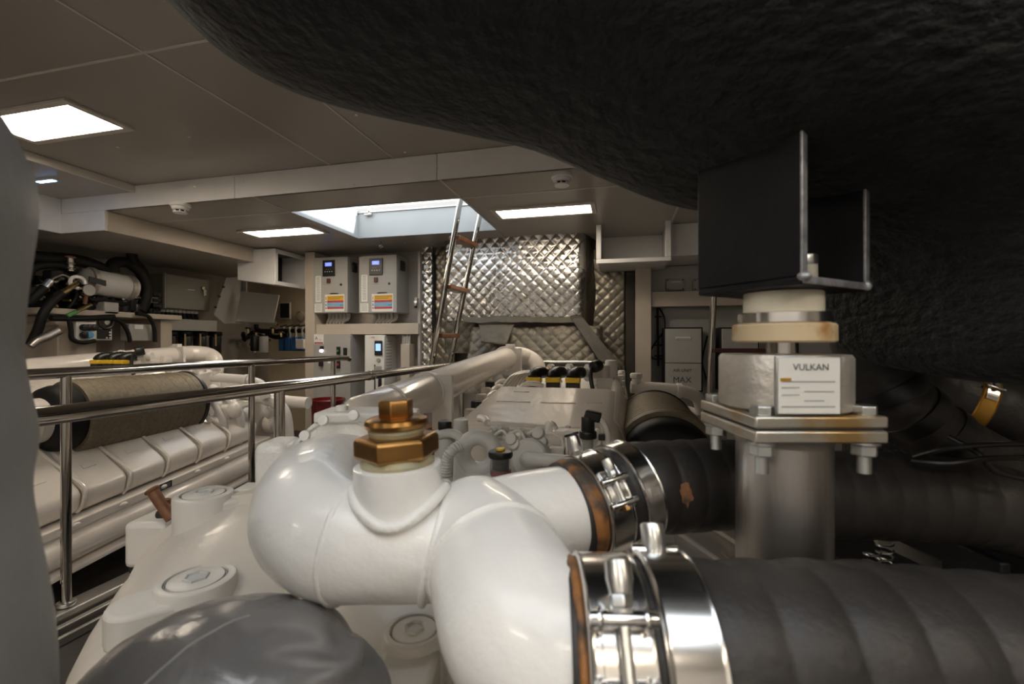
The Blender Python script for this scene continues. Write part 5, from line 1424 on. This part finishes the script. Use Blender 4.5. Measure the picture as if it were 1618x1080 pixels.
MB().lathe([(.0405, 0), (.0415, .002), (.0415, .022), (.0405, .0235)], mk(.0339), UV, 56).build('cream_ring', 'mountwhite', mt)

# bracket: welded channel hanging from the lagged exhaust
bk = thing('support_bracket', 'black welded steel channel bracket with worn bright edges hanging under the black exhaust', 'bracket', K(.32, .06, .53))
bn = Vector((.292, .46)); ea = Vector((.118, .065)); eb = Vector((-.052, .11)) * 1.08
def BP(a, b, v):
    q = bn + ea * a + eb * b
    return K(q.x, v, q.y)
eA = (RV * ea.x + FV * ea.y); eB = (RV * eb.x + FV * eb.y)
ua, ub = eA.normalized(), eB.normalized()
zb, zt_ = .0585, .25
MB().obox((BP(.5, .5, zb + .0045)), eA / 2, eB / 2, UV * .0045).build('bottom_plate', 'blacksteel', bk, bevel=.003, seg=3)
for a, nm in ((0.028, 'side_plate'), (.972, 'side_plate')):
    MB().obox(BP(a, .5, (zb + .009 + zt_) / 2), ua * .0035, eB / 2, UV * (zt_ - zb - .009) / 2).build(nm, 'blacksteel', bk, bevel=.0015)
for a in (.028, .972):
    MB().obox(BP(a, -.006, (zb + .009 + zt_) / 2), ua * .0046, ub * .0014, UV * (zt_ - zb - .01) / 2).build('worn_edge', 'wornedge', bk, bevel=.0008)
MB().obox(BP(.5, -.006, zb + .005), eA * .48, ub * .0012, UV * .004).build('worn_edge', 'wornedge', bk, bevel=.0008)
MB().ball(BP(.03, -.01, zb + .008), (.007, .006, .005), 14, 8).build('weld_bead', 'wornedge', bk)
MB().ball(BP(.97, -.01, zb + .006), (.005, .005, .006), 14, 8).build('weld_bead', 'wornedge', bk)
bc = BP(.58, .30, zb + .009)
MB().cyl(bc, bc + UV * .022, .0125, n=28).build('mount_bolt', 'mountwhite', bk)
MB().rcyl(bc + UV * .022, bc + UV * .034, .013, .002, 28).build('bolt_cap', 'zinc', bk)

# ================================================================== BLACK LAGGED EXHAUST OVERHEAD
rays = [(-.68, .80), (-.640, .70), (-.583, .638), (-.541, .598), (-.475, .565), (-.402, .540), (-.29, .513), (-.152, .487), (-.05, .464), (.043, .440), (.16, .393), (.266, .350), (.345, .325), (.419, .306), (.54, .285), (.67, .245), (.78, .19), (.85, .10), (.89, .0), (.93, -.065), (1.0, -.085), (1.10, -.09), (1.25, -.09)]
rings = []
D0, rd0 = .60, .31
for a, m in rays:
    rv = .30 + max(0, a - .4) * .12
    s_ = math.sqrt(rv * rv + m * m * rd0 * rd0)
    d = D0 + rd0 * m * rd0 / s_
    rings.append([a * d, m * D0 + s_, rv, rd0])
mb = MB(); n = 64
first = rings[0]
caps = []
for k in range(6, 0, -1):
    q = k / 6
    sc = math.sqrt(max(0, 1 - q * q))
    caps.append([first[0] - .05 * math.sin(q * PI / 2), first[1], first[2] * sc, first[3] * sc])
rings = caps + rings + [[rings[-1][0] + .25, rings[-1][1], rings[-1][2], rings[-1][3]]]
for u, vc, rv, rd in rings:
    for k in range(n):
        t = 2 * PI * k / n
        cs, sn = math.cos(t), math.sin(t)
        p = K(u, vc + rv * math.copysign(abs(cs) ** .8, cs), D0 + rd * math.copysign(abs(sn) ** .8, sn))
        p += (p - K(u, vc, D0)) * .018 * noise.noise(p * 5) + UV * .006 * noise.noise(p * 14)
        p.z = min(p.z, ZC + 1.035)
        mb.v.append(p)
for i in range(len(rings) - 1):
    for k in range(n):
        mb.f.append((i * n + k, i * n + (k + 1) % n, (i + 1) * n + (k + 1) % n, (i + 1) * n + k))
mb.f.append(tuple(range(n - 1, -1, -1))); mb.f.append(tuple((len(rings) - 1) * n + k for k in range(n)))
ex = mb.build('lagged_exhaust', 'blackcloth', sharp=180, label='huge black cloth-lagged exhaust silencer hanging overhead', cat='exhaust silencer')
ss = ex.modifiers.new('smooth', 'SUBSURF'); ss.levels = 1; ss.render_levels = 1

# ================================================================== GREY LAGGING JACKETS
def wr(p):
    return .5 * noise.noise(p * 7) + .3 * noise.noise(p * 15) + .12 * noise.noise(p * 34)
cu = thing('lagging_cushion', 'silver grey quilted lagging jacket bulging up at the bottom left', 'lagging', K(-.29, -.50, .45))
cc_ = K(-.282, -.398, .45)
def bulge(d):
    q = 1 + .030 * noise.noise(d * 2.2 + Vector((3, 1, 0))) 
    # gathered folds on the right shoulder
    a = math.atan2(d.dot(UV), d.dot(RV))
    fold = math.sin(a * 11 + 5 * d.dot(FV) + 3.0 * noise.noise(d * 2.5)) * max(0, min(1, (d.dot(RV) - .05) * 2.2)) * max(0, d.dot(UV))
    return q + .055 * fold + .012 * noise.noise(d * 6) + .005 * noise.noise(d * 14)
MB().ball(cc_, (.168, .14, .128), 120, 80, fn=bulge).build('jacket', 'leather', cu, sharp=180, doubles=True)
def onb(d):
    d = Vector(d).normalized(); q = bulge(d)
    return cc_ + Vector((d.x * .168, d.y * .14, d.z * .128)) * q
def seam_arc(pts, r, m='seam'):
    P = []
    for i in range(len(pts) - 1):
        for k in range(12):
            P.append(onb(pts[i].lerp(pts[i + 1], k / 12)))
    P.append(onb(pts[-1]))
    MB().tube(P, r, 8, 1).build('seam', m, cu)
dd = lambda u, v, d: RV * u + UV * v + FV * d
seam_arc([dd(.12, 1, .05), dd(-.2, .85, -.5), dd(-.45, .4, -.9), dd(-.6, 0, -1)], .0013)
seam_arc([dd(-1, .45, -.1), dd(-.55, .72, -.55), dd(-.1, .6, -.85), dd(.45, .2, -.95), dd(.7, -.2, -.9)], .0016, 'leather2')

lg = thing('lagged_column', 'blurred grey lagged column close to the camera at the left edge', 'lagging', K(-.37, -.6, .26))
col = [(-.30, .62), (-.22, .20), (-.40, .0)]
prof = [(.205, .0), (.20, .055), (.183, .092), (.155, .116), (.125, .127), (.10, .129), (.06, .123), (.03, .119), (0, .115), (-.03, .117), (-.055, .122), (-.075, .123), (-.095, .117), (-.12, .119), (-.16, .124), (-.22, .128), (-.30, .13), (-.5, .13)]
mbk = MB()
n = 56
for z, r in prof:
    cx = -.434 - .008 * math.sin(z * 8)
    for k in range(n):
        t = 2 * PI * k / n
        p = K(cx + r * math.cos(t), z, .255 + r * .9 * math.sin(t))
        p += (p - K(cx, z, .255)) * .04 * noise.noise(p * 14)
        mbk.v.append(p)
for i in range(len(prof) - 1):
    for k in range(n):
        mbk.f.append((i * n + k, i * n + (k + 1) % n, (i + 1) * n + (k + 1) % n, (i + 1) * n + k))
mbk.f.append(tuple((len(prof) - 1) * n + k for k in range(n)))
o = mbk.build('jacket', 'leather2', lg, sharp=180)
s2 = o.modifiers.new('smooth', 'SUBSURF'); s2.levels = 1; s2.render_levels = 2
